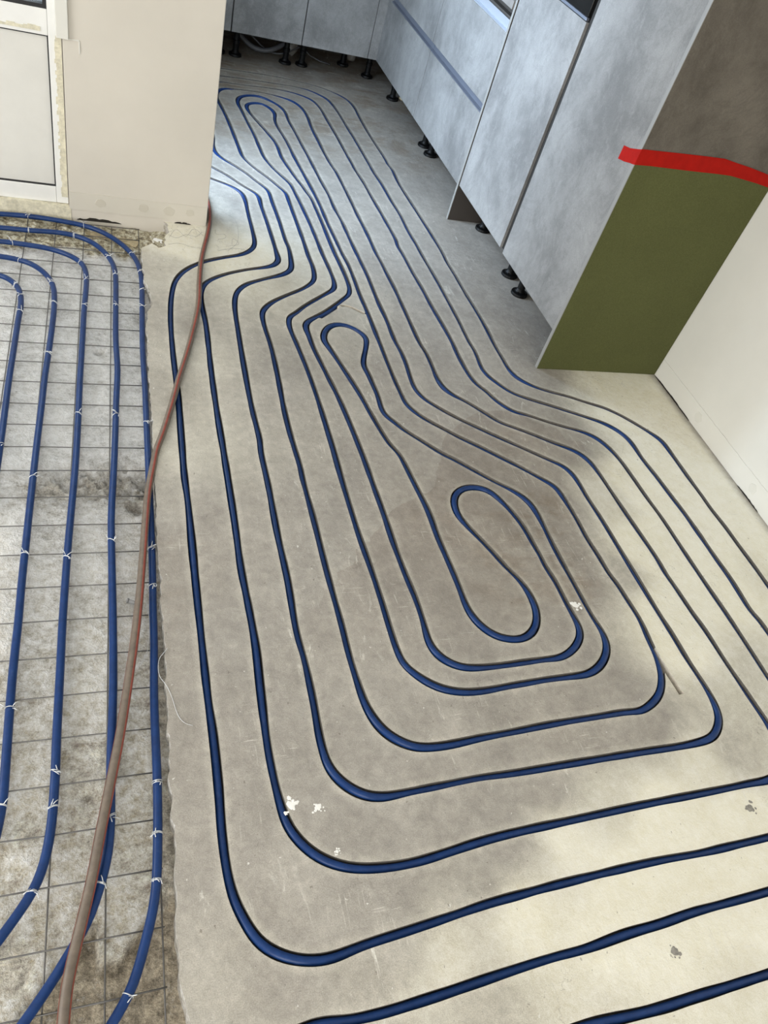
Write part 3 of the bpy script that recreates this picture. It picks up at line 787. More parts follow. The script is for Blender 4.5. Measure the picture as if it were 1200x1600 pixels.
def build_lower():
    x0, x1, y0, y1, st = -.9, .34, -.30, 3.125, .0095
    nx = int((x1 - x0) / st) + 1
    ny = int((y1 - y0) / st) + 1
    V, A = [], []
    for j in range(ny):
        for i in range(nx):
            x = x0 + (x1 - x0) * i / (nx - 1)
            y = y0 + (y1 - y0) * j / (ny - 1)
            z, k, k2 = rough_height(x, y)
            V.append((x, y, z))
            beige = min(1, max(0, (1.75 - y) / 1.1)) * .9 + .1
            hol = 0.0
            for hx, hy, hr in ((.03, 1.64, .10), (.12, 1.58, .08), (-.12, 1.62, .08)):
                d = math.hypot((x - hx) / 1.4, y - hy) / hr + .5 * noise.noise(Vector((x * 30, y * 30, 4)))
                hol = max(hol, min(1, max(0, 1.2 - d)))
            rim = min(1, max(0, (x - .085) / .05)) * (1 if y < 1.4 else max(0, 1 - (y - 1.4) / .3)) * .5
            A.append((beige, max(k, hol * .6, rim), k2, 1))
    F = []
    for j in range(ny - 1):
        for i in range(nx - 1):
            a = j * nx + i
            F.append((a, a + 1, a + nx + 1, a + nx))
    me = bpy.data.meshes.new('floor')
    me.from_pydata(V, [], F)
    ca = me.color_attributes.new('tone', 'FLOAT_COLOR', 'POINT')
    ca.data.foreach_set('color', np.array(A, dtype=np.float32).ravel())
    o = link('floor', me, MAT['concrete'], None, True)
    return struct(o)
build_lower()
struct(box('floor', -3.1, .2, -2.3, YP, -.15, -.10, MAT['grey_lump']))

# ------------------------------------------------------------------ reinforcement mesh
def build_wire_mesh():
    V, F = [], []
    r = .0017
    zt, zb = -.0365, -.0398
    sl = .030
    rows = [-.18 + .103 * 0, ]
    rows = [.435, .544, .645, .747, .853, .957, 1.059, 1.164, 1.267, 1.373, 1.473, 1.576, 1.680, 1.778, 1.874, 1.971, 2.075, 2.178, 2.279, 2.378, 2.48, 2.583, 2.686, 2.79, 2.893, 3.0, 3.09]
    rows = [.333, .23, .127, .024, -.08, -.18] + rows
    cols = [.0985 - .1035 * k for k in range(11)]
    wr = random.Random(2)
    xr = lambda y: .0885 + sl * y
    for y in rows:
        p = []
        xe = min(xr(y) + .004, .195)
        for k in range(12):
            x = -1.0 + (xe + 1.0) * k / 11
            p.append((x, y + (-.003 + .012 * (x + .2) if y > 1.9 else -.004 * (x + .2)) * (1 if y > 2.3 or y < 1.9 else .4) + wr.uniform(-.0012, .0012), zt + wr.uniform(-.0006, .0006)))
        sweep(p, r, 6, True, V, F)
    for c in cols:
        p = []
        for k in range(26):
            y = -.25 + 3.34 * k / 25
            p.append((c - .0105 + sl * y, y, zb + wr.uniform(-.0005, .0005)))
        sweep(p, r, 6, True, V, F)
    o = mesh_obj('wire_mesh', V, F, MAT['steel'])
    tag(o, 'grey welded steel wire mesh lying on the rough concrete under the blue pipes', 'wire mesh')
build_wire_mesh()

# ------------------------------------------------------------------ pipes tied on the mesh
def tie_mesh(c, t, seed):
    """a twisted tie wire round a pipe at c with direction t"""
    q = random.Random(seed)
    V, F = [], []
    t = Vector((t[0], t[1], 0)).normalized()
    s = Vector((-t.y, t.x, 0))
    R = .0104
    tilt = q.uniform(-.5, .5)
    wr = .0010
    for loop in range(2 if q.random() < .6 else 1):
        sh = q.uniform(-.003, .003)
        ring = []
        for k in range(15):
            a = 2 * math.pi * k / 14
            ring.append(c + s * (math.cos(a) * R) + Vector((0, 0, math.sin(a) * R)) + t * (sh + tilt * .012 * math.cos(a)))
        sweep(ring, wr, 5, True, V, F)
    for k in range(q.choice((2, 3, 3))):
        a0 = q.uniform(.6, 2.4)
        p = c + s * (math.cos(a0) * R) + Vector((0, 0, math.sin(a0) * R)) + t * q.uniform(-.003, .003)
        d = (t * q.uniform(-1, 1) + s * q.uniform(-1, 1) + Vector((0, 0, q.uniform(.1, .5)))).normalized()
        L = q.uniform(.010, .020)
        mid = p + d * L * .5 + Vector((0, 0, .0025))
        end = p + d * L + t * q.uniform(-.004, .004)
        sweep([p, mid, end], wr, 5, True, V, F)
    return V, F

LBL = ['blue heating pipe on the wire mesh, outermost bend, running beside the grey screed edge',
       'blue pipe on the wire mesh, second bend from the screed edge, crossed by the hose',
       'blue heating pipe on the wire mesh, third of the five nested bends',
       'blue pipe on the wire mesh, fourth of the five nested bends, second from innermost',
       'short blue heating pipe on the wire mesh, innermost bend at the left edge']
PIPE_Z = -.0245
for n, (pp, ties) in enumerate(zip(MESH_PIPES, TIES)):
    P = smooth_path(M2(pp), .018, 1.6)
    o = tube('heating_pipe', [(x, y, PIPE_Z + .0008 * math.sin(i * .11 + n)) for i, (x, y) in enumerate(P)], .0096, MAT['pipe'], None, 14)
    tag(o, LBL[n], 'pipe', 'blue pipes tied on the wire mesh')
    tp, _n = path_normals(P)
    for m_, (tx, ty) in enumerate(M2(ties)):
        d = ((P - np.array((tx, ty))) ** 2).sum(1)
        i = int(d.argmin())
        V, F = tie_mesh(Vector((P[i][0], P[i][1], PIPE_Z)), tp[i], n * 50 + m_)
        mesh_obj('wire_tie', V, F, MAT['tie'], o)

# ------------------------------------------------------------------ brown hose with red stripes
def build_hose():
    P = smooth_path(M2(HOSE), .014, 1.5)
    R = .0100
    z = []
    for x, y in P:
        # on the screed it lies on the floor, over the mesh it rests on the pipes
        k = min(1, max(0, (y - 1.55) / .3))
        z.append(-.0035 + k * (R + .0035) + (.012 * max(0, .45 - y) / .2 if y < .45 else 0))
    z = list(np.convolve(np.pad(z, 6, 'edge'), np.ones(13) / 13, 'valid'))
    c = [Vector((p[0], p[1], zz)) for p, zz in zip(P, z)]
    o = tube('hose', c, R, MAT['hose'], None, 14)
    tag(o, 'brown grey hose with red stripes lying across the blue pipes from the wall corner', 'hose')
    tt, nn = path_normals(P)
    n = len(c)
    for st in range(2):
        V, F = [], []
        for i in range(n):
            y = P[i][1]
            f = i / (n - 1)
            # the stripe winds slowly round the hose
            base = 1.5 + .2 * math.sin(f * 6) + 1.5 * min(1, max(0, (f - .42) / .45))
            if st == 1:
                base -= 2.85
            wd = .30 + .22 * max(0, 1 - f / .35)
            s = Vector((nn[i][0], nn[i][1], 0))
            for k in range(5):
                a = base + wd * (k / 4 * 2 - 1)
                # angle measured from the right-hand side over the top
                V.append(c[i] + (-s) * (math.cos(a) * (R + .0004)) + Vector((0, 0, math.sin(a) * (R + .0004))))
        for i in range(n - 1):
            for k in range(4):
                F.append((i * 5 + k, i * 5 + k + 1, (i + 1) * 5 + k + 1, (i + 1) * 5 + k))
        so = mesh_obj('hose_stripe', V, F, MAT['stripe'], o)
        sm = so.modifiers.new('thick', 'SOLIDIFY')
        sm.thickness = .0006
        sm.offset = 0
        so['label'] = 'red stripe'
build_hose()

# ------------------------------------------------------------------ kitchen cabinets
FX = 1.699          # plane of the cabinet fronts facing the room
FB = 5.129          # plane of the back run fronts
TH = .019
Z0 = .174

def foot(parent, x, y, off, h=.172):
    bm = bmesh.new()
    prof = [(0, 0), (.039, 0), (.040, .004), (.038, .013), (.030, .015), (.024, .018), (.020, .026), (.018, .030), (.018, .070), (.021, .072), (.021, .088), (.0175, .090), (.0175, h - .012), (.030, h - .010), (.030, h), (0, h)]
    n = 20
    rings = []
    for r, z in prof:
        rings.append([bm.verts.new((x - off[0] + r * math.cos(2 * math.pi * k / n), y - off[1] + r * math.sin(2 * math.pi * k / n), z - off[2])) for k in range(n)] if r > 0 else [bm.verts.new((x - off[0], y - off[1], z - off[2]))])
    for a, b in zip(rings, rings[1:]):
        for k in range(n):
            k2 = (k + 1) % n
            if len(a) == 1:
                bm.faces.new((a[0], b[k2], b[k]))
            elif len(b) == 1:
                bm.faces.new((a[k], a[k2], b[0]))
            else:
                bm.faces.new((a[k], a[k2], b[k2], b[k]))
    # four ribs on the round foot plate
    for k in range(4):
        a = math.pi / 4 + k * math.pi / 2
        cx, cy = x - off[0] + .024 * math.cos(a), y - off[1] + .024 * math.sin(a)
        bm_box(bm, cx - .003, cx + .003, cy - .003, cy + .003, .008 - off[2], .020 - off[2])
    bmesh.ops.recalc_face_normals(bm, faces=bm.faces)
    return from_bm('leg', bm, MAT['black'], parent)

def unit_right(name, label, y0, y1, cat='cabinet', ztop=2.1, group=None):
    """empty of a unit of the right run; y0 is the near side"""
    off = (FX + .3, (y0 + y1) / 2, 0)
    t = thing(name, label, cat, off, group)
    return t, off

def front(name, parent, off, y0, y1, z0, z1, mat='laminate', bev=.0012):
    return box(name, FX, FX + TH, y0, y1, z0, z1, MAT[mat], parent, bev, off)

# tall cabinet at the near end
t, off = unit_right('tall_cabinet', 'tall grey concrete-look cabinet with one high door, between the green panel and the oven cabinet', 2.252, 2.852)
box('body', FX + .0225, XW - .004, 2.252, 2.852, .172, 2.1, MAT['carcass'], t, 0, off)
front('door', t, off, 2.2555, 2.829, Z0, 2.09)
box('handle_profile', FX + .012, FX + .022, 2.831, 2.866, Z0 + .006, 2.09, MAT['recess'], t, 0, off)
for fy in (2.795, 2.33):
    foot(t, 1.842 if fy > 2.5 else 1.90, fy, off)
foot(t, 2.22, 2.33, off)
foot(t, 2.22, 2.79, off)

# oven cabinet with the end panel behind it
t, off = unit_right('oven_cabinet', 'grey concrete-look cabinet with a black oven above its door', 2.868, 3.452, 'cabinet')
box('body', FX + .0225, XW - .004, 2.868, 3.449, .172, 2.1, MAT['carcass'], t, 0, off)
front('door', t, off, 2.868, 3.4475, .180, 1.0735)
ov = box('oven', FX + .004, FX + .022, 2.881, 3.4475, 1.087, 1.68, MAT['oven'], t, .002, off)
box('oven_trim', FX - .001, FX + .010, 2.874, 3.4475, 1.0765, 1.0865, MAT['alu_dark'], t, .001, off)
front('upper_door', t, off, 2.868, 3.4475, 1.69, 2.09)
ep = box('end_panel', FX - .0015, XW - .004, 3.4525, 3.4695, .0008, 2.1, MAT['umber'], t, 0, off)
box('edge_band', FX - .0035, FX - .0015, 3.4525, 3.4695, .0008, 2.1, MAT['edge'], ep, 0, off)
for fy in (2.956, 3.385):
    foot(t, 1.855 if fy < 3.2 else 1.872, fy, off)
foot(t, 2.22, 2.95, off)
foot(t, 2.22, 3.38, off)

# side panel with the green lower board
off = (FX + .3, 2.242, 0)
t = thing('side_panel', 'side panel closing the cabinet run, brown grey above and green at the bottom', 'panel', off)
o = box('upper_panel', FX - .003, XW - .002, 2.2335, 2.2505, .872, 2.1, MAT['taupe'], t, 0, off)
o['label'] = 'brown grey concrete-look upper panel'
o = box('lower_panel', FX - .003, XW - .002, 2.2325, 2.2505, .0006, .8715, MAT['green'], t, 0, off)
o['label'] = 'olive green lower board'
o = box('edge_band', FX - .0055, FX - .003, 2.2335, 2.2505, .0006, 2.1, MAT['edge'], t, 0, off)
o['label'] = 'pale grey edge band'

# red tape folded round the panel edge
def build_tape():
    stations = []   # (x, y, z_bottom, z_top)
    g = .0009
    yf = 2.2325 - g
    xf = FX - g - .0055
    fr = [(FX - g, 2.338, .817, .862), (FX - g, 2.30, .824, .869), (FX - g, 2.2525, .838, .886), (xf, 2.2515, .838, .886), (xf, 2.240, .841, .891), (xf, 2.2325, .843, .894)]
    sd = [(xf + .001, yf, .8435, .8950), (1.76, yf, .848, .8985), (1.85, yf, .851, .9035), (1.95, yf, .855, .9085), (2.03, yf, .859, .9115), (2.09, yf, .8605, .9045), (2.15, yf, .856, .8985), (2.22, yf, .850, .889), (2.2845, yf, .842, .879)]
    stations = fr + sd
    V, F = [], []
    for x, y, zb, zt in stations:
        V += [(x, y, zb), (x, y, zb * .5 + zt * .5), (x, y, zt)]
    for i in range(len(stations) - 1):
        a = i * 3
        F += [(a, a + 3, a + 4, a + 1), (a + 1, a + 4, a + 5, a + 2)]
    o = mesh_obj('tape', V, F, MAT['tape'], None, False)
    s = o.modifiers.new('thick', 'SOLIDIFY')
    s.thickness = .0006
    s.offset = 0
    tag(o, 'strip of red tape stuck round the side panel above the green board', 'tape')
build_tape()

# drawer cabinets of the right run
def drawer_unit(label, y0, y1, feet, corner=False):
    t, off = unit_right('drawer_cabinet', label, y0, y1, 'cabinet', group=None)
    box('body', FX + .0225, XW - .004, y0 + .001, y1 - .001, .172, .90, MAT['carcass'], t, 0, off)
    front('drawer', t, off, y0 + .0015, y1 - .0015, Z0, .513)
    front('drawer', t, off, y0 + .0015, y1 - .0015, .553, .850)
    for zc in (.513, .850):
        bm = bmesh.new()
        # J-shaped grip: sloping lip and recessed back
        pr = [(FX + .001, 0), (FX + .019, 0), (FX + .019, .040), (FX + .016, .040), (FX + .016, .008), (FX + .001, .004)]
        a = [bm.verts.new((x - off[0], y0 - off[1], zc + z + .0004 - off[2])) for x, z in pr]
        b = [bm.verts.new((x - off[0], y1 - off[1], zc + z + .0004 - off[2])) for x, z in pr]
        for k in range(len(pr)):
            k2 = (k + 1) % len(pr)
            bm.faces.new((a[k], a[k2], b[k2], b[k]))
        bm.faces.new(a[::-1])
        bm.faces.new(b)
        bmesh.ops.recalc_face_normals(bm, faces=bm.faces)
        from_bm('grip_profile', bm, MAT['alu_dark'] if zc < .6 else MAT['alu'], t)
    if corner:
        front('corner_filler', t, off, y1 + .0005, FB - .0005, Z0, .90)
    for fx, fy in feet:
        foot(t, fx, fy, off)
    return t
drawer_unit('grey drawer cabinet beside the oven cabinet, nearer of the two drawer cabinets', 3.4715, 4.2725, ((1.842, 4.225), (2.22, 3.55), (2.22, 4.22)))
drawer_unit('grey drawer cabinet in the corner of the kitchen, farther of the two drawer cabinets', 4.2755, 5.0765, ((1.842, 4.345), (1.825, 5.02), (2.22, 4.34), (2.22, 5.0)), True)

# back run
def back_unit(label, x0, x1, feet):
    off = ((x0 + x1) / 2, FB + .3, 0)
    t = thing('base_cabinet', label, 'cabinet', off)
    box('body', x0, x1, FB + .0225, YK - .004, .172, .90, MAT['carcass'], t, 0, off)
    box('door', x0 + .0015, x1 - .0015, FB, FB + TH, Z0, .850, MAT['laminate'], t, .0012, off)
    box('grip_profile', x0, x1, FB + .010, FB + .021, .856, .895, MAT['alu_dark'], t, 0, off)
    for fx, fy in feet:
        foot(t, fx, fy, off)
back_unit('grey base cabinet of the back run half hidden by the white wall', .192, .790, ((.755, 5.30), (.24, 5.31)))
back_unit('grey base cabinet in the middle of the back run', .794, 1.2165, ((.855, 5.295), (1.175, 5.325)))
back_unit('grey base cabinet of the back run next to the inner corner', 1.2195, 1.642, ((1.285, 5.34), (1.60, 5.50)))
o = box('corner_filler', 1.644, FX + .018, FB, FB + TH, Z0, .90, MAT['laminate'], None, .001)
tag(o, 'narrow grey filler strip in the inner corner of the cabinets', 'filler strip')
bx = bmesh.new()
foot_t = thing('cabinet_foot', 'black adjustable foot standing under the inner corner of the cabinets', 'foot', (1.735, 5.355, 0))
foot(foot_t, 1.735, 5.355, (1.735, 5.355, 0))
bx.free()

bm = bmesh.new()
bm_box(bm, FX - .010, XW - .002, 3.472, YK - .003, .938, .968)
bm_box(bm, .19, FX - .0101, FB - .010, YK - .003, .938, .968)
o = from_bm('worktop', bm, MAT['worktop'])
tag(o, 'grey brown worktop running over the drawer cabinets and the back cabinets', 'worktop')
o = box('worktop_spacer', FX + .05, XW - .01, 3.475, YK - .006, .9005, .9375, MAT['carcass'])
tag(o, 'dark strip recessed between the worktop and the drawer cabinets', 'batten')

struct(box('shade_band', .19, XW - .001, YK - .012, YK - .001, -.05, .172, MAT['under_shade']))  # added dark band, paints the shade under the back cabinets
# ------------------------------------------------------------------ clutter under the back run
o = tube('corrugated_hose', [(.84 + .44 * k / 30, 5.50 - .10 * math.sin(math.pi * k / 30), .145 - .12 * math.sin(math.pi * (k / 30) ** .8)) for k in range(31)], [.014 + .0015 * (k % 2) for k in range(31)], MAT['grey_plastic'])
tag(o, 'thick grey hose sagging in a loop under the middle back cabinet', 'hose')
o = tube('cable', [(.95 + .33 * k / 20, 5.46 - .02 * k / 20, .10 - .092 * math.sin(math.pi * k / 22)) for k in range(21)], .005, MAT['grey_plastic'])
tag(o, 'thin grey cable looping below the thick hose under the back cabinets', 'cable')
o = tube('water_pipe', [(1.30, 5.56, .125), (1.42, 5.56, .112), (1.54, 5.56, .10), (1.66, 5.56, .09)], .011, MAT['plug'])
tag(o, 'pale water pipe running under the corner back cabinet', 'pipe')
o = tube('cable', [(1.22, 5.50, .13), (1.30, 5.48, .075), (1.36, 5.47, .03), (1.43, 5.45, .012), (1.50, 5.44, .008)], .0045, MAT['grey_plastic'])
tag(o, 'thin grey cable dropping to the floor below the pale water pipe', 'cable')
def lump(name, c, r, mat, seed, flat=1.0, sub=3):
    bm = bmesh.new()
    bmesh.ops.create_icosphere(bm, subdivisions=sub, radius=1)
    for v in bm.verts:
        n = 1 + .35 * noise.noise(v.co * 2.3 + Vector((seed, seed, 0)))
        v.co = Vector((c[0] + v.co.x * r[0] * n, c[1] + v.co.y * r[1] * n, c[2] + v.co.z * r[2] * n))
    return from_bm(name, bm, mat, None, True)
o = lump('mortar_lump', (1.672, 5.585, .060), (.032, .03, .055), MAT['grey_lump'], 3)
tag(o, 'pale grey mortar lump under the inner corner at the end of the water pipe', 'mortar')
o = lump('mortar_lump', (1.24, 5.50, .045), (.045, .03, .045), MAT['grey_lump'], 9)
tag(o, 'grey mortar lump behind the two black feet of the back cabinets', 'mortar')
t = thing('metal_bracket', 'grey slotted metal bracket under the back cabinet beside the white wall', 'bracket', (.73, 5.33, 0))
for k in range(4):
    box('bar', -.045 + k * .022, -.037 + k * .022, 0, .006, .040, .150, MAT['grey_plastic'], t)
box('rail', -.055, .045, .007, .013, .035, .050, MAT['grey_plastic'], t)
o = lump('insulation_scrap', (1.905, 5.03, .014), (.030, .022, .014), MAT['timber'], 5)
tag(o, 'small pale yellow scrap lying behind the far foot of the corner drawer cabinet', 'scrap')

# ------------------------------------------------------------------ garden door on the left
def build_door():
    yd = 3.128
    root = thing_struct('door_1', (-.57, yd, 0))
    off = (-.57, yd, 0)
    x0, x1 = -1.048, -.0835
    xp0, xp1 = -1.00, -.131
    b = lambda nm, a0, a1, c0, c1, z0, z1, mat, bev=0: box(nm, a0, a1, c0, c1, z0, z1, MAT[mat], root, bev, off)
    b('jamb', xp1 + .0045, x1, yd, yd + .06, .022, 2.09, 'pvc', .002)
    b('jamb', x0, xp0 - .0045, yd, yd + .06, .022, 2.09, 'pvc', .002)
    b('bottom_rail', xp0 - .004, xp1 + .004, yd, yd + .06, .022, .0865, 'pvc', .002)
    b('middle_rail', xp0 - .004, xp1 + .004, yd, yd + .06, .6195, .700, 'pvc', .002)
    b('top_rail', xp0 - .004, xp1 + .004, yd, yd + .06, 2.0, 2.09, 'pvc', .002)
    b('door_panel', xp0, xp1, yd + .012, yd + .04, .0905, .6155, 'pvc_panel')
    bm = bmesh.new()
    g = .0042
    for a0, a1, z0, z1 in ((xp0 - g, xp1 + g, .0866, .0905), (xp0 - g, xp1 + g, .6155, .6194), (xp1, xp1 + g, .0905, .6155), (xp0 - g, xp0, .0905, .6155)):
        bm_box(bm, a0 - off[0], a1 - off[0], yd + .004 - off[1], yd + .03 - off[1], z0, z1)
    for a0, a1, z0, z1 in ((xp0 - g, xp1 + g, .7002, .713), (xp1 - .008, xp1 + g, .713, 2.0), (xp0 - g, xp0 + .008, .713, 2.0)):
        bm_box(bm, a0 - off[0], a1 - off[0], yd + .002 - off[1], yd + .03 - off[1], z0, z1)
    from_bm('gasket', bm, MAT['gasket'], root)
    b('glass_pane', xp0, xp1 - .0085, yd + .020, yd + .026, .7135, 1.999, 'glass')
    # crusty old sealant down the hinge side and under the rail
    bm = bmesh.new()
    rs = random.Random(12)
    for k in range(46):
        z = .05 + k * .0125
        w = rs.uniform(.005, .013)
        bm_box(bm, -.0985 - w - off[0], -.0850 - off[0], -.0032, .0, z, z + .0123)
    for k in range(60):
        x = -.15 - k * .013
        hgt = rs.uniform(.006, .016)
        bm_box(bm, x - .0128 - off[0], x - off[0], -.0025, .0, .631, .631 + hgt)
    from_bm('old_sealant', bm, MAT['glue'], root)
    return root
def thing_struct(name, loc):
    o = bpy.data.objects.new(name, None)
    COL.objects.link(o)
    o.location = loc
    o.empty_display_size = .05
    return struct(o)
build_door()
# casing strip covering the joint above the rail, ending at half height
struct(box('trim_1', -.1005, -.061, YP - .014, YP + .016, .628, 2.3, MAT['wall_white'], None, .002))
# skirting bands of filler where skirting boards came off
def ragged_band(name, x0, x1, y, z0, z1, thick, mat, axis='x', seed=1, hmap=None):
    rs = random.Random(seed)
    V, F = [], []
    n = int(abs(x1 - x0) / .02)
    for i in range(n + 1):
        x = x0 + (x1 - x0) * i / n
        zt = z1 + rs.uniform(-.0012, .0012)
        zb = z0 + rs.uniform(-.002, .003)
        for d, z in ((0, zb), (thick, zb), (thick, zt), (0, zt)):
            V.append((x, y - d, z) if axis == 'x' else (y - d, x, z))
    for i in range(n):
        a = i * 4
        for k in range(4):
            k2 = (k + 1) % 4
            F.append((a + k, a + k2, a + 4 + k2, a + 4 + k))
    F.append((0, 1, 2, 3))
    F.append((n * 4 + 3, n * 4 + 2, n * 4 + 1, n * 4))
    return struct(mesh_obj(name, V, F, mat, None, False))
ragged_band('baseboard_left', -.080, .4535, YP - .0002, .012, .083, .0022, MAT['skirt'], 'x', 3)
ragged_band('baseboard_right', -2.29, 2.230, XW - .0002, .007, .084, .0025, MAT['wall_white'], 'y', 4)

# round filler dabs on the skirting bands
def dab(x, y, z, r, ax, mat, seed):
    bm = bmesh.new()
    n = 18
    rs = random.Random(seed)
    ring = []
    for k in range(n):
        a = 2 * math.pi * k / n
        q = r * (1 + rs.uniform(-.12, .12))
        ring.append((q * math.cos(a), q * math.sin(a) * .9))
    f, b = [], []
    for u, v in ring:
        if ax == 'x':
            f.append(bm.verts.new((x + u, y, z + v)))
            b.append(bm.verts.new((x + u * 1.05, y + .0012, z + v * 1.05)))
        else:
            f.append(bm.verts.new((x, y + u, z + v)))
            b.append(bm.verts.new((x + .0012, y + u * 1.05, z + v * 1.05)))
    bm.faces.new(f)
    for k in range(n):
        k2 = (k + 1) % n
        bm.faces.new((f[k], b[k], b[k2], f[k2]))
    bmesh.ops.recalc_face_normals(bm, faces=bm.faces)
    return from_bm('trim_2', bm, mat)
MAT['dab'] = plaster_material('filler_dab', (0.59, 0.555, 0.475), .3)
MAT['dab_w'] = plaster_material('filler_dab_pale', (0.685, 0.675, 0.62), .2)
for k, (x, z, r) in enumerate(((.035, .050, .018), (.20, .050, .019), (.30, .050, .021), (.385, .052, .016))):
    struct(dab(x, YP - .0032, z, r, 'x', MAT['dab'], k))
for k, (y, z, r) in enumerate(((1.90, .045, .022), (1.50, .045, .020), (1.20, .04, .02))):
    struct(dab(XW - .0036, y, z, r, 'y', MAT['dab_w'], k + 9))

# open joints between wall and floor
def gap(name, a, b, at, axis, zb, zt, seed):
    rs = random.Random(seed)
    V, F = [], []
    n = 14
    for i in range(n + 1):
        p = a + (b - a) * i / n
        e = math.sin(math.pi * i / n) ** .6
        z0_ = zb
        z1_ = zb + (zt - zb) * e * rs.uniform(.25, .7)
        for d, z in ((0, z0_), (.0035, z0_), (.0035, z1_), (0, z1_)):
            V.append((p, at - d, z) if axis == 'x' else (at - d, p, z))
    for i in range(n):
        q = i * 4
        for k in range(4):
            k2 = (k + 1) % 4
            F.append((q + k, q + k2, q + 4 + k2, q + 4 + k))
    return struct(mesh_obj(name, V, F, MAT['crack'], None, False))
gap('trim_7', -.055, .115, YP - .0002, 'x', -.030, -.008, 2)
gap('trim_8', .325, .392, YP - .0002, 'x', .0005, .011, 5)
gap('trim_9', 1.93, 2.228, XW - .0002, 'y', .0005, .010, 6)
gap('trim_10', 1.42, 1.56, XW - .0002, 'y', .0005, .008, 8)
# timber batten and rubble below the wall stub
def timber(name, p0, p1, w, hgt, seed, mat):
    rs = random.Random(seed)
    V, F = [], []
    a = Vector(p0)
    b = Vector(p1)
    d = (b - a).normalized()
    s = Vector((-d.y, d.x, 0))
    n = 24
    for i in range(n + 1):
        c = a.lerp(b, i / n)
        for u, v in ((-1, 0), (1, 0), (1, 1), (-1, 1)):
            j = rs.uniform(-.0025, .0025)
            V.append(c + s * (u * w / 2 + j) + Vector((0, 0, v * hgt + j * .8)))
    for i in range(n):
        q = i * 4
        for k in range(4):
            k2 = (k + 1) % 4
            F.append((q + k, q + k2, q + 4 + k2, q + 4 + k))
    F.append((0, 1, 2, 3))
    F.append((n * 4 + 3, n * 4 + 2, n * 4 + 1, n * 4))
    return mesh_obj(name, V, F, mat, None, False)
o = timber('timber_batten', (-.03, 3.065, -.067), (.175, 2.985, -.067), .045, .023, 4, MAT['timber'])
tag(o, 'short worn yellowish timber batten in the rubble under the white wall', 'timber')
o = timber('door_sill', (-1.0, 3.137, -.07), (-.075, 3.137, -.07), .056, .091, 6, MAT['glue'])
struct(o)
o.name = 'trim_3'

# ------------------------------------------------------------------ small marks and scraps on the floor
def splash(name, x, y, r, mat, seed):
    """a small dried splash: one ragged patch with broken bits about it"""
    rs = random.Random(seed)
    bm = bmesh.new()
    spots = [(x, y, r * .62)] + [(x + rs.uniform(-1.1, 1.1) * r, y + rs.uniform(-1.1, 1.1) * r, r * rs.uniform(.12, .34)) for _ in range(9)]
    for cx, cy, q0 in spots:
        n = 16
        h = .0011
        c = bm.verts.new((cx, cy, h))
        ring, low = [], []
        for k in range(n):
            a = 2 * math.pi * k / n
            q = q0 * (.75 + .5 * rs.random())
            ring.append(bm.verts.new((cx + q * .8 * math.cos(a), cy + q * .8 * math.sin(a), h * .8)))
            low.append(bm.verts.new((cx + q * math.cos(a), cy + q * math.sin(a), .0002)))
        for k in range(n):
            k2 = (k + 1) % n
            bm.faces.new((c, ring[k], ring[k2]))
            bm.faces.new((ring[k], low[k], low[k2], ring[k2]))
    return from_bm(name, bm, mat)
marks = [(.380, .615, .015, 'plaster', 'white plaster splash beside the lower left bend of the grooved pipe'),
         (.438, .602, .012, 'plaster', 'smaller white plaster splash right of the one beside the lower left bend'),
         (.460, .503, .006, 'plaster', 'tiny white plaster drop just inside a large lower groove bend'),
         (1.325, 1.075, .018, 'plaster', 'white plaster splash between two grooves at the right of the spiral'),
         (1.540, .424, .016, 'grey_lump', 'dark grey mortar mark on the pale floor at the right edge'),
         (1.147, .171, .013, 'grey_lump', 'small dark grey mortar mark on the pale floor at the bottom right')]
for k, (x, y, r, m_, lb) in enumerate(marks):
    o = splash('plaster_splash' if m_ == 'plaster' else 'mortar_mark', x, y, r, MAT[m_], 30 + k)
    tag(o, lb, 'splash')
o = splash('plaster_splash', .245, 2.955, .022, MAT['plaster'], 77)
tag(o, 'white plaster crumb at the broken floor edge below the white wall', 'splash')
V, F = [], []
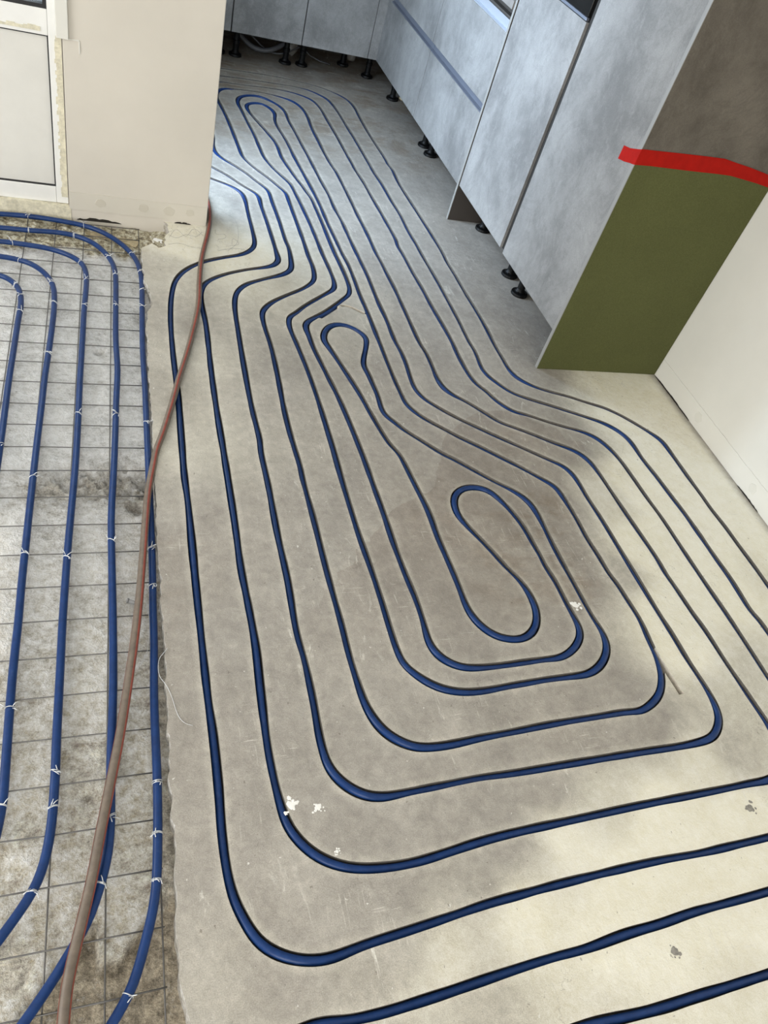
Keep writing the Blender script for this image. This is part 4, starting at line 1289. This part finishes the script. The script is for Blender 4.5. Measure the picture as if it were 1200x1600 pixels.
for ln in ([(.294, 2.984), (.33, 3.059), (.361, 3.003), (.402, 3.079), (.436, 3.024)], [(.291, 3.009), (.322, 2.985), (.368, 3.025), (.403, 3.012), (.434, 3.06)],
           [(.285, 2.928), (.331, 2.947), (.38, 2.926), (.421, 2.924)], [(.492, 3.09), (.489, 3.05), (.53, 3.059), (.526, 3.027), (.492, 3.009)],
           [(.537, 3.258), (.585, 3.202), (.589, 3.104), (.57, 2.994), (.524, 2.924)], [(.547, 2.979), (.559, 3.034), (.579, 2.986), (.534, 2.967)], [(.481, 2.916), (.551, 2.949), (.60, 2.95)]):
    sweep([(x, y, .0004) for x, y in smooth_path(ln, .012, .6)], .00045, 5, True, V, F)
o = mesh_obj('pencil_scribble', V, F, MAT['pencil'])
tag(o, 'thin pencil scribbles on the pale floor around the white wall corner', 'pencil marks')

# grey wall plug sticking out below the hose
t = thing('wall_plug', 'small grey plastic plug lying on the concrete beside the brown hose', 'wall plug', (.085, 1.20, -.036))
V, F = sweep([(-.016, .006, .004), (.0, 0, .003), (.018, -.005, .001)], [.0055, .0045, .0042], 8)
mesh_obj('shank', V, F, MAT['plug'], t)
V, F = sweep([(-.020, .008, .0045), (-.0165, .0065, .0041)], [.007, .007], 8)
mesh_obj('collar', V, F, MAT['plug'], t)
# loose pieces of tie wire
def wire(label, pts3, r=.0007):
    P = smooth_path(pts3, .006, 1.0)
    o = tube('loose_wire', [tuple(p) for p in P], r, MAT['tie'], None, 5)
    tag(o, label, 'wire')
struct(box('trim_4', -.061, -.027, YP - .0025, YP + .001, .6262, .6295, MAT['wall_white']))
struct(box('trim_5', -.0285, -.0255, YP - .003, YP + .001, .588, .6262, MAT['wall_white']))
wire('thin loose wire bowed over the screed edge beside the outermost mesh pipe', [(.152, 1.04, .0012), (.146, 1.028, .003), (.132, 1.012, .004), (.126, .986, .005), (.128, .958, .004), (.139, .940, .003), (.150, .91, .0012), (.163, .852, .0012), (.176, .834, .0012), (.194, .827, .0012)], .0006)
wire('thin loose wire curving between the brown hose and the outermost mesh pipe', [(.112, 1.20, -.030), (.116, 1.131, -.028), (.111, 1.084, -.029), (.106, 1.051, -.031), (.086, 1.014, -.034), (.071, 1.005, -.035)], .0006)
wire('thin arched wire on the concrete between the third and fourth mesh pipes', [(-.242, 1.967, -.032), (-.225, 1.985, -.028), (-.199, 1.996, -.026), (-.178, 1.991, -.028), (-.163, 1.980, -.032)], .0006)
